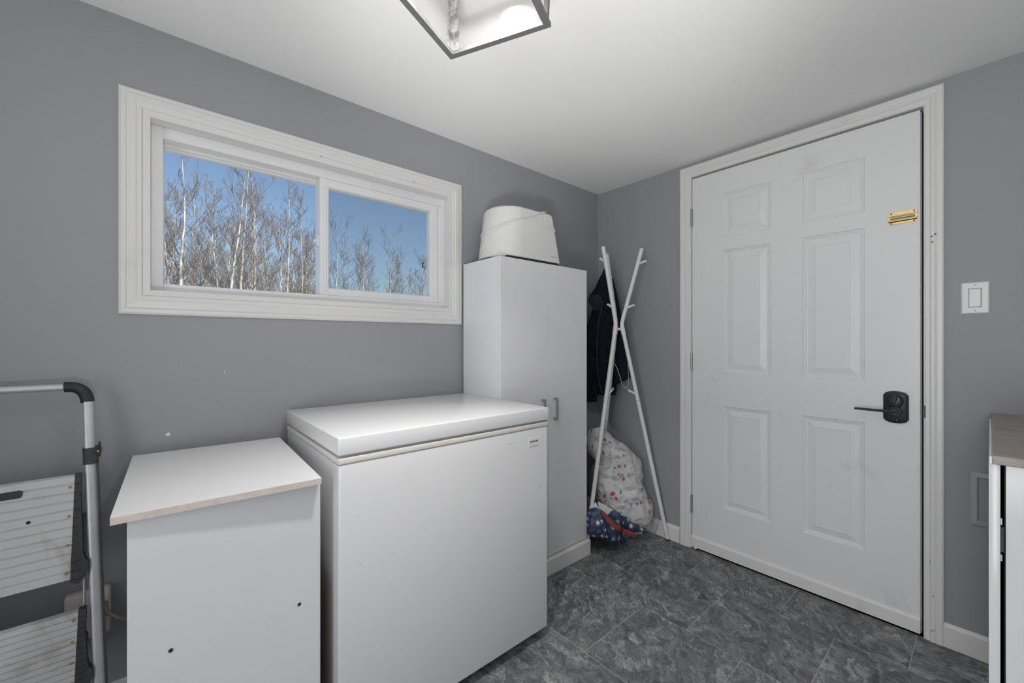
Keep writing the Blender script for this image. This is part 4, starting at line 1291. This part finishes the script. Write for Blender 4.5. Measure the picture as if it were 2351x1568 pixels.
# ------------------------------------------------------------------ plug-in power adapter on the window wall
ad = thing('power_tap', (XL, -0.160, 0.35), 'white multi-outlet power tap on the wall behind the step stool', 'power outlet')
mb = MB(); mb.box(XL + 0.0008, XL + 0.034, -0.2080, -0.1130, 0.284, 0.421, 0.010, 3); mb.build('housing', 'ivory', ad, True)
for k in range(3):
    bx('socket_slot', 'gap', ad, XL + 0.0338, XL + 0.0345, -0.192 + k * 0.0105, -0.1900 + k * 0.0105, 0.365, 0.375)
mb = MB(); mb.box(XL + 0.034, XL + 0.060, -0.140, -0.118, 0.345, 0.385, 0.006, 2); mb.build('plug', 'cord_tan', ad, True)
cw = MB().tube(catmull([(XL + 0.052, -0.128, 0.366), (XL + 0.062, -0.112, 0.352), (XL + 0.066, -0.096, 0.336), (XL + 0.060, -0.078, 0.322), (XL + 0.050, -0.060, 0.315), (XL + 0.045, -0.02, 0.25), (XL + 0.045, 0.02, 0.10), (XL + 0.045, 0.05, 0.02)], 6), [0.0058] * 4 + [0.0045] * 39, 10)
cw.build('power_cord', 'cord_tan', ad, True)

# ------------------------------------------------------------------ outdoors: ground and bare aspens
gz = -0.75
struct(bx('ground', 'ground', None, -60, XL - 0.5, -30, 45, gz - 0.3, gz))

def tree_mesh(seed, H, r0, lean, crown_start, nb, depth=2, leafy=30):
    rnd = random.Random(seed)
    tv, tf, bv, bf, lv, lf = [], [], [], [], [], []
    def tube(V, Fc, pts, rs, n):
        base = len(V)
        for i, p in enumerate(pts):
            a = pts[max(0, i - 1)]; c = pts[min(len(pts) - 1, i + 1)]
            t = (c - a).normalized()
            s = t.cross(Vector((0.3, 1, 0.2))).normalized(); u = t.cross(s)
            for k in range(n):
                q = p + (s * math.cos(2 * PI * k / n) + u * math.sin(2 * PI * k / n)) * rs[i]
                V.append(q[:])
        for i in range(len(pts) - 1):
            for k in range(n):
                Fc.append((base + i * n + k, base + i * n + (k + 1) % n, base + (i + 1) * n + (k + 1) % n, base + (i + 1) * n + k))
    trunk = []
    x = y = 0.0
    dx, dy = lean
    N = 14
    for i in range(N + 1):
        f = i / N
        trunk.append(Vector((x, y, H * f)))
        dx += rnd.uniform(-0.05, 0.05); dy += rnd.uniform(-0.05, 0.05)
        x += dx * H / N; y += dy * H / N
        dx *= 0.9; dy *= 0.9
    tube(tv, tf, trunk, [max(0.010, r0 * (1 - (i / N) ** 0.9 * 0.97)) for i in range(N + 1)], 7)
    def branch(p, d, L, r, lev):
        pts = [p]; q = p.copy(); n = 5 if lev == 0 else 3
        dd = d.copy()
        for i in range(n):
            dd = (dd + Vector((rnd.uniform(-.22, .22), rnd.uniform(-.22, .22), 0.10 + rnd.uniform(-.1, .14)))).normalized()
            q = q + dd * L / n; pts.append(q.copy())
        tube(bv, bf, pts, [max(0.0032, r * (1 - 0.85 * i / n)) for i in range(n + 1)], 4 if lev == 0 else 3)
        if lev < depth:
            for j in range(7 if lev == 0 else 3):
                f = rnd.uniform(0.18, 0.98); i = min(n - 1, int(f * n)); pp = pts[i].lerp(pts[i + 1], f * n - i)
                sd = (dd + Vector((rnd.uniform(-1, 1), rnd.uniform(-1, 1), rnd.uniform(-0.1, 0.8)))).normalized()
                branch(pp, sd, L * rnd.uniform(0.30, 0.55), r * 0.42, lev + 1)
        elif rnd.random() < leafy / 100:
            c = pts[-1] + Vector((rnd.uniform(-.05, .05),) * 3); s_ = rnd.uniform(0.014, 0.024); b_ = len(lv)
            ang = rnd.uniform(0, PI)
            ex = Vector((math.cos(ang), math.sin(ang), 0.3)) * s_; ez = Vector((0, 0.4, 1)) * s_
            lv.extend([(c - ex)[:], (c - ez)[:], (c + ex)[:], (c + ez)[:]]); lf.append((b_, b_ + 1, b_ + 2, b_ + 3))
    for k in range(nb):
        f = crown_start + (1 - crown_start) * (k + rnd.random()) / nb
        f = min(0.985, f); i = min(N - 1, int(f * N)); p = trunk[i].lerp(trunk[i + 1], f * N - i)
        a = rnd.uniform(0, 2 * PI); el = rnd.uniform(0.35, 1.0)
        d = Vector((math.cos(a) * math.cos(el), math.sin(a) * math.cos(el), math.sin(el)))
        branch(p, d, H * rnd.uniform(0.14, 0.30) * (1.15 - 0.75 * f), max(0.008, r0 * 0.26 * (1.15 - f)), 0)
    out = []
    for nm, V_, F_, mt in (('trunk', tv, tf, 'bark'), ('branches', bv, bf, 'twig'), ('leaves', lv, lf, 'leaf')):
        me = bpy.data.meshes.new(nm); me.from_pydata(V_, [], F_); me.materials.append(M[mt]); me.update()
        me.polygons.foreach_set('use_smooth', [True] * len(me.polygons))
        out.append(me)
    return out
protos = [tree_mesh(11, 8.2, 0.095, (0.02, 0.05), 0.30, 20), tree_mesh(23, 7.6, 0.075, (-0.02, 0.03), 0.34, 17),
          tree_mesh(37, 7.9, 0.085, (0.03, -0.05), 0.28, 20), tree_mesh(41, 6.9, 0.060, (0.0, 0.06), 0.25, 18),
          tree_mesh(59, 6.2, 0.050, (0.05, 0.02), 0.15, 24)]
def plant(k, px_, X_, H, rz, label, group=None, base_h=(8.2, 7.6, 7.9, 6.9, 6.2)):
    d = Fv + Lv * ((px_ - 1175.5) / 940.0)
    p = d * (X_ / d.x)
    s = H / base_h[k]
    t = thing('aspen_tree', (p.x, p.y, gz), label, 'tree', group)
    t.rotation_euler = (0, 0, rz)
    for me, nm in zip(protos[k], ('trunk', 'branches', 'leaves')):
        o = bpy.data.objects.new(nm, me); COL.objects.link(o); o.parent = t; o.scale = (s, s, s)
        if nm != 'trunk': o['kind'] = 'stuff'
    return t
def H_at(px_, X_, ytop):
    d = Fv + Lv * ((px_ - 1175.5) / 940.0)
    dep = X_ / d.x
    return CAM_H + (784 - ytop) / 940 * dep - gz
named = [(0, 392, -13.0, 322, 0.4, 'tall bare aspen nearest the left edge of the window'),
         (2, 498, -13.5, 372, 1.9, 'bare aspen with a few dry leaves at its tip, second tall tree from the left'),
         (1, 552, -14.5, 372, 3.1, 'slender pale aspen rising at the middle of the left pane'),
         (1, 592, -15.0, 385, 5.0, 'slim leaning aspen right of the middle of the left pane'),
         (3, 652, -14.0, 425, 0.9, 'forked bare aspen before open sky near the window latch'),
         (3, 704, -14.0, 520, 2.2, 'short double-stemmed aspen beside the sash stile, left of it'),
         (1, 775, -14.5, 505, 4.2, 'leafy-topped bare aspen just right of the sash stile'),
         (3, 832, -15.0, 535, 1.2, 'slim aspen left of the middle of the right pane'),
         (2, 884, -15.0, 530, 2.9, 'taller bushy aspen at the middle of the right pane'),
         (3, 958, -15.5, 590, 5.5, 'last bare aspen by the right edge of the window')]
for k, px_, X_, yt_, rz, lb in named:
    plant(k, px_, X_, H_at(px_, X_, yt_), rz, lb)
rnd = random.Random(77)
for i in range(34):
    px_ = 352 + i * 11.6 + rnd.uniform(-6, 6)
    X_ = -rnd.uniform(16.5, 24)
    yt_ = 470 + max(0, px_ - 520) * 0.13 + rnd.uniform(-40, 70)
    plant(rnd.choice((0, 1, 2, 3, 4, 4)), px_, X_, H_at(px_, X_, yt_), rnd.uniform(0, 6.28),
          'grey-brown bare aspen in the crowded stand behind the front row, left of the sash stile', 'background aspens left')
for i in range(12):
    px_ = 765 + i * 20 + rnd.uniform(-8, 8)
    X_ = -rnd.uniform(17, 22)
    yt_ = 600 + rnd.uniform(-30, 40)
    plant(rnd.choice((3, 4)), px_, X_, H_at(px_, X_, yt_), rnd.uniform(0, 6.28),
          'small bare aspen in the low thicket seen through the right pane', 'background aspens right')
